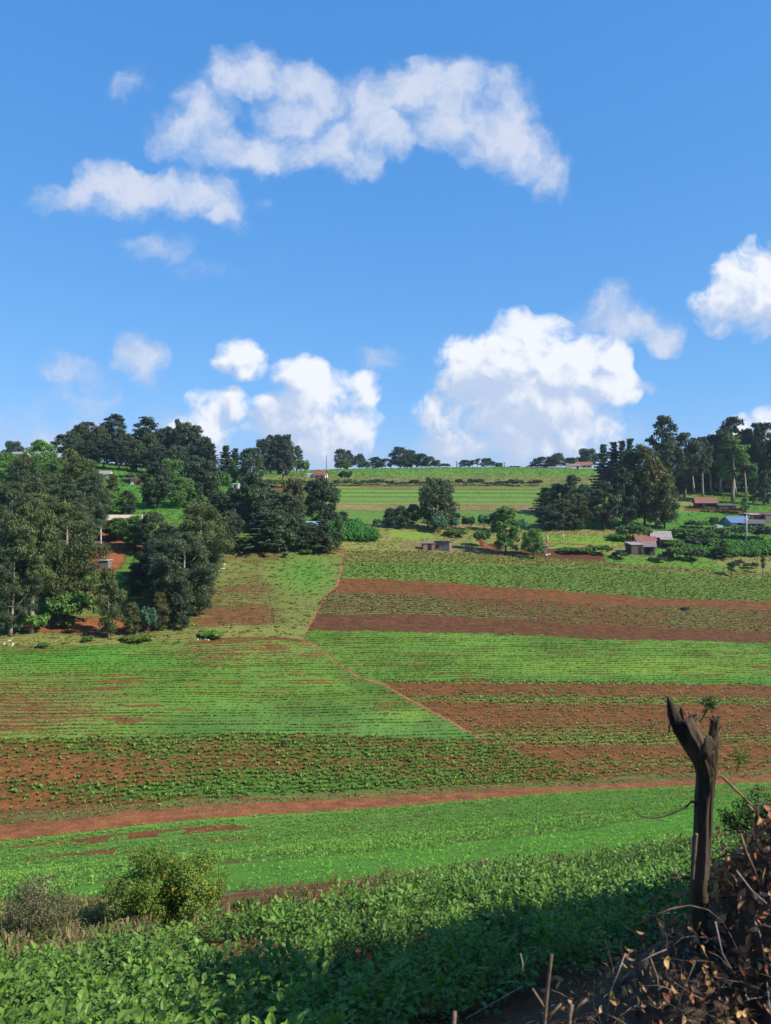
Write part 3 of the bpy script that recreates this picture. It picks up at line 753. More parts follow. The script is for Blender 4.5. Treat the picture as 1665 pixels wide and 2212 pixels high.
    V[:, 2] = np.maximum(V[:, 2], .02)
    crown = mesh_np('crown_' + key, V, Fq, M_TREE, {'tint': ('FACE', 'FLOAT', tint), 'warm': ('FACE', 'FLOAT', w)})
    # trunk and limbs
    top = {'full': .93, 'tall': .93, 'round': .75, 'slim': .92, 'conifer': .98, 'bush': .35, 'sapling': .9}[kind]
    ts = np.linspace(0, top, 9)
    if kind == 'bush':
        for k in range(6):
            c = main[k]; mb.tube([(c[0] * .1, c[1] * .1, -.1), (c[0] * .5, c[1] * .5, c[2] * .5), tuple(c)], [.03 + H * .01, .03, .012], 5)
    else:
        mb.tube([tuple(axis(t) if t > 0 else np.array([0, 0, -.25])) for t in ts], [tr * (1.25 if i == 0 else 1) * (1 - .82 * t / top) for i, t in enumerate(ts)], 8)
        step = 1 if kind != 'conifer' else 5
        for c in main[::step][:30]:
            t0 = max(.12, min(top, (c[2] - .45 * math.hypot(c[0], c[1]) - .04 * H) / H))
            a = axis(t0); r0 = tr * (1 - .82 * t0 / top) * .55
            mid = a * .45 + c * .55; mid[2] -= .03 * H * rng.random()
            mb.tube([tuple(a), tuple(mid), tuple(c)], [r0, r0 * .7, r0 * .3], 5)
    trunk = mb.mesh('trunk_' + key, bark or M_BARKD, True)
    PROTO[key] = (kind, H, R, crown, trunk)
# near trees (about 70-100 m away)
for i in range(4): make_tree('nfull%d' % i, 'full', 17, 4.2, 100 + i, 30000, .30, .12, M_BARK)
for i in range(2): make_tree('nslim%d' % i, 'slim', 12, 2.6, 110 + i, 12000, .30, .13, M_BARK)
make_tree('ntall0', 'tall', 19, 4.0, 120, 17000, .34, .14, M_BARK)
# middle and far trees
for i in range(4): make_tree('ffull%d' % i, 'full', 14, 3.9, 130 + i, 9000, .50, .24)
for i in range(4): make_tree('ftall%d' % i, 'tall', 20, 3.6, 140 + i, 7500, .52, .26, M_BARK)
for i in range(3): make_tree('fround%d' % i, 'round', 9, 3.9, 150 + i, 7500, .42, .24)
for i in range(2): make_tree('fcon%d' % i, 'conifer', 14, 3.2, 160 + i, 8000, .55, .22)
for i in range(2): make_tree('fslim%d' % i, 'slim', 11, 2.2, 165 + i, 5000, .42, .2)
for i in range(3): make_tree('bush%d' % i, 'bush', 3.0, 2.6, 170 + i, 4000, .30, .19)
for i in range(2): make_tree('sap%d' % i, 'sapling', 5, 1.0, 180 + i, 900, .30, .14)
KINDS = {'nf': ('nfull', 4), 'ns': ('nslim', 2), 'nt': ('ntall', 1), 'ff': ('ffull', 4), 'ft': ('ftall', 4), 'fr': ('fround', 3), 'fc': ('fcon', 2), 'fs': ('fslim', 2), 'b': ('bush', 3), 's': ('sap', 2)}
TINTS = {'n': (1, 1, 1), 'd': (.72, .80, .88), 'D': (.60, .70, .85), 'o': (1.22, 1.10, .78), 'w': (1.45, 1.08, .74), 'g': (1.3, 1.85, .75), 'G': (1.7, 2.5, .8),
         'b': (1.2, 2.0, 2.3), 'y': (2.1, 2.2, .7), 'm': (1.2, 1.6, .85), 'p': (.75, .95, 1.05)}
_cnt = [0]
def plant(kind, x, base, top, w, tint, label, name=None, cat=None, group=None, variant=None):
    d = float(base[1:]) if isinstance(base, str) else depth_at(x, base)
    X = (x - CX) / F * d; z = float(ground_z(X, d)[0])
    H = (HY - top) / F * d - z; H = max(H, .5)
    R = w / 2 / F * d * {'ft': 1.35, 'ff': 1.22, 'fr': 1.2, 'fc': 1.45, 'nf': 1.2, 'fs': 1.15, 's': 1.3, 'b': 1.1}.get(kind, 1.0)
    pre, nv = KINDS[kind]; _cnt[0] += 1
    v = (_cnt[0] if variant is None else variant) % nv
    k, H0, R0, crown, trunk = PROTO[pre + str(v)]
    nm = name or {'nf': 'eucalyptus_tree', 'ns': 'eucalyptus_tree', 'nt': 'eucalyptus_tree', 'ff': 'eucalyptus_tree', 'ft': 'eucalyptus_tree', 'fs': 'eucalyptus_tree',
                  'fr': 'broadleaf_tree', 'fc': 'conifer_tree', 'b': 'shrub', 's': 'sapling'}[kind]
    ct = cat or ('shrub' if kind == 'b' else 'sapling' if kind == 's' else 'tree')
    e = empty(nm, (X, d, z), (_cnt[0] * 1.7) % 6.28)
    e.scale = (R / R0, R / R0, H / H0)
    tag(e, label, ct, group)
    c = add_mesh('crown' if kind != 'b' else 'foliage', crown, e)
    rj = random.Random(_cnt[0]).uniform(.85, 1.15)
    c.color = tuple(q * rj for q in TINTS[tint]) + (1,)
    t = add_mesh('trunk' if kind != 'b' else 'stems', trunk, e)
    return e
# ------------------------------------------------------------------ every tree and shrub in view
# kind, x, base (picture height, or 'd'+metres ahead), top, crown width, tint, label
G1 = 'tall eucalyptus trees at the left edge of the valley'
G2 = 'eucalyptus trees of the cluster above the green field'
G3 = 'wood on top of the left hill'
G4 = 'trees in the middle of the slope'
G5 = 'wood on the right hill'
G6 = 'trees along the skyline'
G7 = 'trees round the huts on the far slope'
T = [
 # left edge group, in front
 ('nf', 22, 1376, 1165, 100, 'n', 'grey green eucalyptus at the very left edge with a pale leaning stem', G1),
 ('nt', 68, 1368, 1075, 130, 'o', 'tall eucalyptus with a long bare pale trunk standing near the left edge', G1),
 ('nf', 128, 'd76', 1085, 150, 'o', 'massive olive topped eucalyptus with dark hollow below, left of the red earth bank', G1, 2),
 ('nf', 150, 'd79', 1150, 80, 'n', 'eucalyptus hanging over the left side of the red earth bank', G1, 1),
 ('nf', 20, 'd88', 1040, 110, 'n', 'dull green eucalyptus behind the leaning pale stem at the left edge', G1, 3),
 ('nf', 85, 'd90', 1062, 110, 'o', 'brownish olive eucalyptus crown above the long bare trunk', G1, 0),
 ('nf', 60, 'd101', 985, 90, 'n', 'dark eucalyptus just under the bright green tree on the left skyline', G1, 1),
 ('nf', 145, 'd97', 1045, 110, 'n', 'eucalyptus crown behind the massive olive topped one', G1, 2),
 ('nf', 118, 'd112', 990, 80, 'm', 'mid green eucalyptus right of the bright green tree', G1, 3),
 ('nf', 170, 'd106', 985, 100, 'o', 'olive crowned eucalyptus left of the grey hut roofs', G1, 0),
 ('nf', 205, 'd104', 1020, 80, 'n', 'eucalyptus directly above the long tan roofed house', G1, 1),
 ('nf', 172, 'd92', 1075, 70, 'n', 'eucalyptus left of the small dark shed above the red bank', G1, 2),
 ('nf', 10, 'd120', 1015, 90, 'd', 'dark eucalyptus mass low on the left border behind others', G1, 3),
 ('ff', 84, 'd150', 950, 75, 'G', 'bright green leafy tree standing up on the left skyline', G3, 1),
 ('ff', 152, 'd150', 968, 45, 'w', 'small brown headed tree next to the bright green one', G3, 2),
 ('b', 150, 1352, 1270, 110, 'g', 'light green undergrowth at the foot of the massive olive eucalyptus', 'undergrowth under the left trees', 0),
 ('b', 75, 1368, 1325, 60, 'G', 'bright green bush at the foot of the left edge trees', 'undergrowth under the left trees', 1),
 ('b', 22, 1372, 1335, 40, 'b', 'bluish small bush at the left border beside the white stones', 'undergrowth under the left trees', 2),
 ('b', 140, 1358, 1335, 40, 'y', 'yellow green low bush left of the orange earth patch', 'undergrowth under the left trees', 0),
 ('ns', 175, 'd84', 1255, 40, 'b', 'pale blue young eucalyptus at the right edge of the left group', G1),
 ('nf', 40, 'd82', 1110, 110, 'n', 'eucalyptus filling the left edge group behind the leaning stem', G1, 1),
 ('nf', 110, 'd84', 1120, 110, 'd', 'dark eucalyptus filling the middle of the left edge group', G1, 3),
 ('nf', 142, 'd88', 1100, 90, 'm', 'eucalyptus filling the right part of the left edge group', G1, 0),
 ('nf', 95, 'd104', 1025, 100, 'n', 'upper eucalyptus between the bright green tree and the long bare trunk', G1, 2),
 ('nf', 30, 'd106', 1010, 90, 'm', 'upper eucalyptus beside the left border under the hilltop bushes', G1, 0),
 ('nf', 180, 'd102', 1050, 74, 'd', 'dark eucalyptus hiding the slope left of the long tan roofed house', G1, 2),
 # second cluster
 ('nf', 365, 'd82', 1160, 90, 'd', 'dark eucalyptus filling the left half of the second cluster', G2, 0),
 ('nf', 425, 'd80', 1190, 90, 'n', 'eucalyptus on the right low side of the second cluster', G2, 3),
 ('ns', 234, 1377, 1225, 74, 'o', 'slender olive eucalyptus on a thin dark stem in front of the red bank', G2, 0),
 ('ns', 284, 1370, 1300, 48, 'o', 'small rounded olive tree left of the blue young eucalyptus', G2, 1),
 ('b', 320, 1370, 1310, 40, 'b', 'pale blue bushy young eucalyptus at the foot of the cluster', G2, 1),
 ('ns', 345, 1364, 1278, 52, 'w', 'brown leaved small tree on several thin stems right of the blue bush', G2, 0),
 ('ns', 393, 1362, 1225, 58, 'd', 'dark eucalyptus with bluish edge nearest the brown meadow', G2, 1),
 ('nf', 390, 'd78', 1148, 125, 'n', 'big dense eucalyptus in the middle of the cluster', G2, 1),
 ('nf', 428, 'd86', 1078, 120, 'o', 'tallest olive topped eucalyptus of the cluster', G2, 0),
 ('nf', 340, 'd84', 1163, 74, 'd', 'shaded eucalyptus with a dark side left of the big dense one', G2, 3),
 ('ns', 292, 'd84', 1215, 56, 'n', 'eucalyptus right beside the red earth bank', G2, 0),
 ('nf', 455, 'd93', 1105, 70, 'n', 'eucalyptus on the right flank of the cluster above the white stones', G2, 2),
 ('ff', 493, 1194, 1102, 62, 'n', 'rounded eucalyptus alone between the cluster and the feathery dark trees', G2, 2),
 ('ff', 365, 'd96', 1135, 60, 'd', 'dark pointed crown between the long house and the cluster', G2, 1),
 # around the long house
 ('ff', 255, 'd104', 1118, 60, 'm', 'bushy green tree in front of the long tan roofed house', G7, 0),
 ('ff', 292, 'd100', 1112, 62, 'm', 'leafy tree under the right end of the long house', G7, 3),
 ('ff', 328, 'd98', 1105, 60, 'n', 'tree hiding the lower right corner of the long house', G7, 1),
 ('b', 252, 1170, 1140, 36, 'y', 'yellowish bush beside the small grey hut', G7, 1),
 ('b', 196, 1165, 1143, 34, 'y', 'olive yellow bush left of the small grey hut', G7, 2),
 ('fr', 240, 'd118', 1060, 42, 'g', 'light green tree just above the left end of the long house', G7, 1),
 ('fs', 243, 'd128', 1022, 34, 'o', 'narrow olive tree between the hut roofs and the long house', G7, 0),
 ('ff', 276, 'd118', 1058, 34, 'd', 'small dark tree above the middle of the long house', G7, 2),
 ('ff', 340, 1100, 998, 66, 'd', 'dark broad tree with a brown head on the green meadow', G7, 0),
 ('fr', 372, 'd150', 990, 60, 'g', 'bright green round tree at the foot of the hill wood', G7, 0),
 ('b', 330, 1098, 1062, 40, 'g', 'leafy bush under the dark broad tree on the meadow', G7, 0),
 ('fr', 398, 1092, 1030, 52, 'm', 'green round tree on the meadow right of the dark broad tree', G7, 2),
 ('fr', 385, 1098, 1060, 40, 'g', 'small green tree low on the meadow edge', G7, 1),
 ('ff', 418, 'd138', 982, 58, 'p', 'blue grey eucalyptus below the right end of the hill wood', G7, 3),
 ('ff', 450, 'd134', 995, 56, 'n', 'eucalyptus with olive top right of the blue grey one', G7, 0),
 ('fs', 430, 1100, 1040, 26, 'd', 'thin dark tree on the right side of the small meadow', G7, 1),
 ('fs', 470, 'd128', 1040, 30, 'm', 'narrow green tree left of the white shed', G7, 0),
 ('b', 480, 'd150', 1018, 46, 'g', 'green bushes above the white shed', G7, 1),
 ('b', 505, 'd140', 1052, 34, 'd', 'dark bush beneath the white shed', G7, 2),
 ('ff', 478, 'd118', 1062, 50, 'd', 'dark tree below and left of the white shed', G7, 1),
 # hill wood (upper left)
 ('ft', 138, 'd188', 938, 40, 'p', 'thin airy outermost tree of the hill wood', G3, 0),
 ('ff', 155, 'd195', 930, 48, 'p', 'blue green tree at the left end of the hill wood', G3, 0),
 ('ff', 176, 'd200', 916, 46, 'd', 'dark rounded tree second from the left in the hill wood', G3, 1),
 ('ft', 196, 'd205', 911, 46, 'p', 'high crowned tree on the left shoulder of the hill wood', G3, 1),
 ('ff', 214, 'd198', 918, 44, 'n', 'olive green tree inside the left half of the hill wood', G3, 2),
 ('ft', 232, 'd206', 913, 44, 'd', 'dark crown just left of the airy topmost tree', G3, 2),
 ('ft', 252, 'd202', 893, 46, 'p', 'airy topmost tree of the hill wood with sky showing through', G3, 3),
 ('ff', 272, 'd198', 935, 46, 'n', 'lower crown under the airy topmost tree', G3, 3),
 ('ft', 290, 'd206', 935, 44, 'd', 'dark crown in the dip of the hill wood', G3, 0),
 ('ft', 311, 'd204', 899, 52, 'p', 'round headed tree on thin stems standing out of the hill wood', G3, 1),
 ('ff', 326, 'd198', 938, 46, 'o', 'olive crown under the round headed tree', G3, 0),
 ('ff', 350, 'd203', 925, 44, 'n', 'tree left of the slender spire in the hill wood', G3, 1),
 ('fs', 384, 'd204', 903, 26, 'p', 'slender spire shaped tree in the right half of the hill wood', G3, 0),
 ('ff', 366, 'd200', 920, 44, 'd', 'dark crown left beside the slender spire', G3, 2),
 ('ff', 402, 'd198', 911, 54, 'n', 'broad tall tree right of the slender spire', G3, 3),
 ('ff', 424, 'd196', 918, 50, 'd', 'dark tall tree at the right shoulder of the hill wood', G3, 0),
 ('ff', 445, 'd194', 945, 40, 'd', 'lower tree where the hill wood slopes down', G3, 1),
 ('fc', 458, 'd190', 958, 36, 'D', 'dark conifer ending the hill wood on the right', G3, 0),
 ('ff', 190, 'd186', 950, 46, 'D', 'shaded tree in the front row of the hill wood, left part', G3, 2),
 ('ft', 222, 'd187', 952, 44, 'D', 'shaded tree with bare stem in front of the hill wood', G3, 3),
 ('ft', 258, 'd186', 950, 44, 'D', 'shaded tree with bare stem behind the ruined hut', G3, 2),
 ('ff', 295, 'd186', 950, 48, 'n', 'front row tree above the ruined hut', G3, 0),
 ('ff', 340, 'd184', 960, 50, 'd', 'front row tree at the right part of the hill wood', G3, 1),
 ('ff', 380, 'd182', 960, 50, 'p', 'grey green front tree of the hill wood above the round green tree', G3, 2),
 ('b', 300, 1040, 1020, 80, 'm', 'long green hedge behind the ruined hut', G7, 0),
 ('b', 320, 1043, 1030, 34, 'G', 'light green bush right of the ruined hut', G7, 1),
 ('fr', 28, 'd260', 952, 40, 'p', 'hazy grey round tree on the far left skyline', G6, 0),
 ('b', 5, 1010, 975, 50, 'g', 'green bush on the hilltop at the left border', G3, 1),
 ('b', 32, 1024, 992, 60, 'G', 'fresh green bush below the hilltop roof at the left', G3, 2),
 # middle slope
 ('fc', 487, 'd185', 961, 34, 'd', 'dark conifer right of the hill wood', G6, 0),
 ('fc', 509, 'd180', 967, 30, 'd', 'pointed conifer beside the dark one', G6, 1),
 ('fs', 500, 'd176', 990, 24, 'm', 'thin light stemmed tree under the two conifers', G6, 0),
 ('ff', 541, 'd172', 966, 54, 'd', 'dense dark round topped tree above the middle cluster', G4, 2),
 ('ff', 568, 'd235', 948, 40, 'D', 'left tree of the dark skyline clump', G6, 1),
 ('ff', 584, 'd240', 938, 36, 'D', 'second tree of the dark skyline clump', G6, 3),
 ('ff', 600, 'd236', 938, 36, 'D', 'third tree of the dark skyline clump', G6, 0),
 ('ff', 618, 'd236', 937, 40, 'd', 'right and tallest tree of the dark skyline clump', G6, 2),
 ('fr', 580, 1016, 987, 34, 'G', 'yellow green round tree in front of the skyline clump', G6, 1),
 ('ft', 609, 1054, 972, 34, 'd', 'dark umbrella crowned tree on a thin pale stem', G4, 1),
 ('b', 588, 1052, 1034, 60, 'm', 'green bush under the umbrella crowned tree', G4, 0),
 ('ft', 644, 'd240', 962, 20, 'p', 'thin solitary tree on the skyline left of the farmhouse', G6, 3),
 ('b', 652, 'd230', 992, 36, 'g', 'green shrubs on the skyline left of the farmhouse', G6, 1),
 ('ff', 548, 1148, 1020, 80, 'd', 'big dark tree left in the middle cluster', G4, 0),
 ('ff', 520, 1140, 1060, 56, 'D', 'deep shaded tree under the white shed', G4, 3),
 ('ff', 590, 'd120', 1058, 70, 'n', 'tree in the heart of the middle cluster', G4, 1),
 ('fr', 634, 'd136', 1031, 44, 'w', 'brown round topped tree beside the ploughed patch', G4, 0),
 ('ff', 625, 'd116', 1066, 70, 'n', 'grey green tree rising behind the feathery dark trees', G4, 2),
 ('ff', 694, 1142, 1030, 70, 'd', 'tall ragged leaning tree left of the terraced fields', G4, 3),
 ('fc', 560, 1192, 1105, 84, 'd', 'feathery dark conifer at the left end of the low row', G4, 0),
 ('ff', 600, 1194, 1100, 66, 'n', 'grey green tree next to the feathery conifer of the low row', G4, 3),
 ('ff', 638, 1194, 1110, 60, 'd', 'dark tree in the low row left of the blue roof', G4, 0),
 ('ff', 672, 1195, 1128, 58, 'd', 'dark leafy tree in front of the blue roof', G4, 1),
 ('fc', 700, 1194, 1120, 52, 'n', 'right hand conifer of the low row', G4, 1),
 ('fs', 728, 'd112', 1105, 30, 'm', 'thin green tree at the right end of the low row', G4, 0),
 ('fs', 742, 1140, 1104, 32, 'p', 'small grey green tree above the maize patch', G4, 1),
 ('s', 616, 1206, 1193, 18, 'd', 'little round tree alone on the meadow below the low row', G4),
 ('b', 660, 1198, 1186, 30, 'g', 'low green shrub at the meadow edge below the low row', G4, 0),
 # skyline, centre
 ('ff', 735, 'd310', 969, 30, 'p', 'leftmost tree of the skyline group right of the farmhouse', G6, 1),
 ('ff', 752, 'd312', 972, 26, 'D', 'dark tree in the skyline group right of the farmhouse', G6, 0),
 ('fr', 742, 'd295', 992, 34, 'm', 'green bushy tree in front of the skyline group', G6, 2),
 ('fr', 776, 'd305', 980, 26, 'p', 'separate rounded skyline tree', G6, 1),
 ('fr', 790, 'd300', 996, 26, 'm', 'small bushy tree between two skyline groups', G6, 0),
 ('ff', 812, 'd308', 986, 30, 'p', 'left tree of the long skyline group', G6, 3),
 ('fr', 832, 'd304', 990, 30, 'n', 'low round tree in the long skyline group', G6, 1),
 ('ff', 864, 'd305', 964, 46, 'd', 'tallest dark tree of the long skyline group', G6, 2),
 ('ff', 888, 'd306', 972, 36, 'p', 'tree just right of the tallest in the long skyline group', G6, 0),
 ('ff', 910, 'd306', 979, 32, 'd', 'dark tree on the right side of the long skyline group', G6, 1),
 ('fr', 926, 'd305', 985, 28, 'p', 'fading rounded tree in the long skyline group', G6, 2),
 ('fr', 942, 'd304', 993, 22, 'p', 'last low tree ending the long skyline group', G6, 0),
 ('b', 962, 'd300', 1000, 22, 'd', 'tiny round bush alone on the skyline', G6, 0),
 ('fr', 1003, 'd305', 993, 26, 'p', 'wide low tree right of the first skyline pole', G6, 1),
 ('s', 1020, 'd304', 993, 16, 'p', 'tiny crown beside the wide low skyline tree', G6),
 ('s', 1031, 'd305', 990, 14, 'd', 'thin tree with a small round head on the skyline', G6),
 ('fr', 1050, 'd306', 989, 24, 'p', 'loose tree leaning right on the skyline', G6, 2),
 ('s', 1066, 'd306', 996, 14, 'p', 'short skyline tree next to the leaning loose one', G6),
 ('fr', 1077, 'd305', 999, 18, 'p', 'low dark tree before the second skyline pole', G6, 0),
 ('b', 1112, 'd300', 1006, 26, 'd', 'low shrub line on the skyline right of the second pole', G6, 1),
 ('b', 1170, 'd290', 1003, 60, 'D', 'dark low hedge left of the grey water tank on the ridge', G6, 2),
 ('fr', 1180, 'd288', 986, 56, 'd', 'dark spreading tree on the ridge left of the farm buildings', G6, 0),
 ('fr', 1206, 'd300', 978, 30, 'p', 'bluish tree behind the dark spreading tree', G6, 1),
 ('fr', 1232, 'd300', 988, 30, 'p', 'pale thin tree in front of the ridge farm', G6, 2),
 ('fr', 1268, 'd305', 968, 46, 'd', 'big rounded dark tree behind the ridge farm', G6, 0),
 # far slope trees
 ('ff', 940, 1143, 1030, 80, 'n', 'tallest full tree in the field trees of the far slope', G4, 2),
 ('ff', 892, 'd143', 1088, 42, 'd', 'dark tree left beside the tallest field tree', G4, 0),
 ('ff', 868, 1142, 1092, 38, 'd', 'second dark tree left of the tallest field tree', G4, 1),
 ('ff', 842, 1141, 1096, 32, 'p', 'small grey tree at the left end of the field trees', G4, 3),
 ('b', 813, 1140, 1120, 17, 'p', 'separate little bush before the field trees', G4, 1),
 ('ff', 975, 'd141', 1098, 36, 'd', 'dark tree right of the tallest field tree', G4, 0),
 ('b', 948, 1152, 1110, 40, 'b', 'pale blue bushy eucalyptus at the foot of the tallest field tree', G4, 0),
 ('b', 984, 1146, 1118, 20, 'b', 'small blue bush right of the pale blue bushy one', G4, 2),
 ('b', 1013, 1145, 1114, 32, 'd', 'dark rounded shrub between two bluish ones', G4, 1),
 ('b', 1045, 1143, 1109, 28, 'b', 'bluish green shrub above the red footpath', G4, 0),
 ('b', 1040, 1181, 1143, 38, 'g', 'dome shaped green bush throwing its shadow left on the meadow', G4, 1),
 ('b', 985, 1158, 1143, 60, 'g', 'low green hedge behind the dome shaped bush', G4, 2),
 ('ff', 1092, 1199, 1094, 58, 'g', 'upright bright green tree left of the little brown shed', G7, 1),
 ('ff', 1076, 'd138', 1103, 40, 'd', 'dark tree half behind the upright bright green one', G7, 2),
 ('b', 1126, 1150, 1118, 28, 'b', 'bluish bush between the bright green tree and the round one', G7, 0),
 ('fr', 1152, 1205, 1142, 48, 'g', 'round olive green tree on a short stout trunk by the ploughed plot', G7, 1),
 ('fc', 1180, 'd160', 1052, 46, 'd', 'dark spiky tree at the left end of the big field copse', G7, 0),
 ('ff', 1205, 'd162', 1044, 44, 'd', 'dark ragged crown second from the left in the big field copse', G7, 1),
 ('ff', 1236, 'd160', 1025, 50, 'd', 'highest dark crown of the big field copse', G7, 0),
 ('ff', 1262, 'd162', 1046, 44, 'D', 'dark tree at the back right of the big field copse', G7, 0),
 ('ff', 1190, 1144, 1090, 60, 'd', 'low dark tree in front left of the big field copse', G7, 3),
 ('ff', 1212, 1145, 1078, 54, 'n', 'grey green tree in the front row of the big field copse', G7, 1),
 ('ff', 1242, 1144, 1064, 58, 'o', 'olive crowned tree in the middle of the big field copse', G7, 2),
 ('ff', 1304, 1145, 1040, 66, 'n', 'broad tree between the copse and the huge brown one', G7, 0),
 ('ff', 1276, 'd156', 1090, 40, 'D', 'shaded tree filling the gap in the big field copse', G7, 1),
 ('fc', 1300, 'd196', 958, 36, 'D', 'leftmost tall conifer in front of the right wood', G5, 0),
 ('fc', 1322, 'd198', 953, 34, 'D', 'second tall conifer of the right wood', G5, 1),
 ('fc', 1346, 'd196', 950, 34, 'D', 'third tall conifer of the right wood', G5, 0),
 ('fc', 1364, 'd200', 945, 32, 'D', 'slim conifer behind the brown topped giant', G5, 1),
 ('ff', 1362, 'd150', 975, 66, 'd', 'dark tree merging with the brown topped giant', G5, 0),
 ('ff', 1392, 'd148', 958, 74, 'w', 'brown topped giant tree in the middle of the right side', G5, 2),
 ('ff', 1418, 1142, 1000, 84, 'w', 'wide brown tinged tree in front of the brown topped giant', G5, 1),
 ('ff', 1435, 1142, 1040, 50, 'd', 'dark lower tree at the right foot of the giant', G5, 3),
 ('ff', 1345, 1144, 1010, 60, 'D', 'dark shaded tree at the left foot of the giant', G5, 0),
 ('ft', 1435, 'd188', 897, 54, 'd', 'tall ragged tree overtopping the right wood on its left', G5, 2),
 ('fs', 1437, 'd186', 950, 40, 'm', 'green lower growth round the tall ragged tree', G5, 0),
 ('ft', 1478, 'd190', 934, 50, 'd', 'first high tree of the right wood past the gap', G5, 0),
 ('ff', 1466, 'd186', 975, 44, 'd', 'tree with hanging foliage at the left rim of the right wood', G5, 1),
 ('ft', 1500, 'd196', 953, 44, 'D', 'dark flat crowned tree of the right wood', G5, 1),
 ('ft', 1518, 'd192', 943, 42, 'd', 'bare stemmed tree behind the red roofed house, left one', G5, 3),
 ('ft', 1536, 'd198', 938, 44, 'D', 'dark tree behind the red roofed house', G5, 2),
 ('ft', 1556, 'd196', 926, 46, 'D', 'tree on the rising edge of the right wood', G5, 0),
 ('ft', 1588, 'd200', 899, 56, 'D', 'highest pointed tree of the right wood', G5, 1),
 ('ft', 1582, 'd182', 938, 62, 'g', 'pale green tall tree standing before the dark right wood', G5, 3),
 ('ft', 1612, 'd198', 925, 40, 'D', 'thin crown right of the highest pointed tree', G5, 2),
 ('ft', 1634, 'd194', 912, 44, 'D', 'tall dark tree with sky gaps near the right edge', G5, 0),
 ('ft', 1660, 'd192', 912, 48, 'd', 'tall tree touching the right edge of the picture', G5, 1),
 ('ft', 1690, 'd190', 916, 48, 'D', 'tree half cut by the right edge of the picture', G5, 2),
 ('ft', 1560, 'd206', 950, 50, 'D', 'tree deep inside the right wood behind the pale green one', G5, 3),
 ('ft', 1600, 'd208', 955, 50, 'D', 'tree deep inside the right wood near the highest one', G5, 0),
 ('ft', 1645, 'd206', 955, 50, 'D', 'tree deep inside the right wood near the right edge', G5, 2),
 ('ft', 1490, 'd206', 968, 50, 'D', 'tree deep inside the left part of the right wood', G5, 1),
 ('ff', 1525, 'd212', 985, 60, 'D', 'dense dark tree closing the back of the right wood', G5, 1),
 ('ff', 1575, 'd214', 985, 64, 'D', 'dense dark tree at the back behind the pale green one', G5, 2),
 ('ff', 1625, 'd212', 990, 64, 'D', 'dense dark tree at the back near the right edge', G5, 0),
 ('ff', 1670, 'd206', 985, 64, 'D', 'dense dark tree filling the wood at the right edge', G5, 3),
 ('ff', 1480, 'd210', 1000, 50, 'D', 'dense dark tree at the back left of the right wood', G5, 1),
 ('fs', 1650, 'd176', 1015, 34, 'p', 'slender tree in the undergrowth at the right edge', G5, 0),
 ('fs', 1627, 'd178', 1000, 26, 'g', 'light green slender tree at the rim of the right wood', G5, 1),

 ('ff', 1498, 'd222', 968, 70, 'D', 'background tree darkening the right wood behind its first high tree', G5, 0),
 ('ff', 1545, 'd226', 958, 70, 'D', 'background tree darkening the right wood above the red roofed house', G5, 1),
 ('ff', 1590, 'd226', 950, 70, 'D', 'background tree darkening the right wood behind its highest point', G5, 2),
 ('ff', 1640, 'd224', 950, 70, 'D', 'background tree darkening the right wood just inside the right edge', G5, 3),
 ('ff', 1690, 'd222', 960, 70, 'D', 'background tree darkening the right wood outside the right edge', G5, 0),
 ('ff', 170, 'd214', 945, 66, 'D', 'background tree closing the left end of the hill wood', G3, 0),
 ('ff', 215, 'd216', 940, 66, 'D', 'background tree closing the hill wood left of the airy top', G3, 1),
 ('ff', 262, 'd216', 945, 66, 'D', 'background tree closing the hill wood under the airy top', G3, 2),
 ('ff', 310, 'd216', 948, 66, 'D', 'background tree closing the hill wood under the round head', G3, 3),
 ('ff', 355, 'd214', 938, 66, 'D', 'background tree closing the hill wood left of the spire', G3, 0),
 ('ff', 405, 'd212', 935, 66, 'D', 'background tree closing the hill wood right of the spire', G3, 1),
 ('fr', 1466, 'd204', 1028, 44, 'D', 'low dark tree in the undergrowth at the left end of the right wood', G5, 0),
 ('fr', 1492, 'd206', 1024, 44, 'D', 'low dark tree in the undergrowth left of the rusty red roof', G5, 1),
 ('fr', 1520, 'd204', 1026, 44, 'D', 'low dark tree in the undergrowth right behind the rusty red roof', G5, 2),
 ('fr', 1548, 'd206', 1022, 44, 'D', 'low dark tree in the undergrowth below the pale green tall tree', G5, 0),
 ('fr', 1576, 'd204', 1024, 44, 'D', 'low dark tree in the undergrowth right of the dark utility pole foot', G5, 1),
 ('fr', 1604, 'd206', 1022, 44, 'D', 'low dark tree in the undergrowth behind the thin bright green tree', G5, 2),
 ('fr', 1632, 'd204', 1024, 44, 'D', 'low dark tree in the undergrowth above the dark plank barn', G5, 0),
 ('fr', 1660, 'd206', 1020, 44, 'D', 'low dark tree in the undergrowth at the right picture edge', G5, 1),
 # shrubs by the huts on the right
 ('b', 1366, 1168, 1130, 80, 'm', 'large dome of shrub above the pink roofed huts', G7, 0),
 ('b', 1335, 1168, 1152, 46, 'G', 'light green bushes left of the large dome shrub', G7, 1),
 ('b', 1230, 1196, 1182, 52, 'g', 'left end of the low hedge along the ploughed plot', G7, 2),
 ('b', 1262, 1196, 1181, 44, 'y', 'yellow green middle of the low hedge along the ploughed plot', G7, 0),
 ('b', 1298, 1198, 1176, 52, 'm', 'taller bush at the right end of the low hedge', G7, 1),
 ('b', 1338, 1206, 1190, 40, 'd', 'dark bush in front of the plank hut', G7, 2),
 ('b', 1420, 1213, 1203, 38, 'd', 'low dark shrub alone on the bright green strip', G7, 0),
 ('b', 1466, 1210, 1178, 56, 'm', 'left shrub of the thick green group below the huts', G7, 1),
 ('b', 1500, 1212, 1184, 50, 'd', 'right shrub of the thick green group below the huts', G7, 2),
 ('b', 1455, 1184, 1164, 60, 'g', 'fresh green bush right of the grey roofed hut', G7, 0),
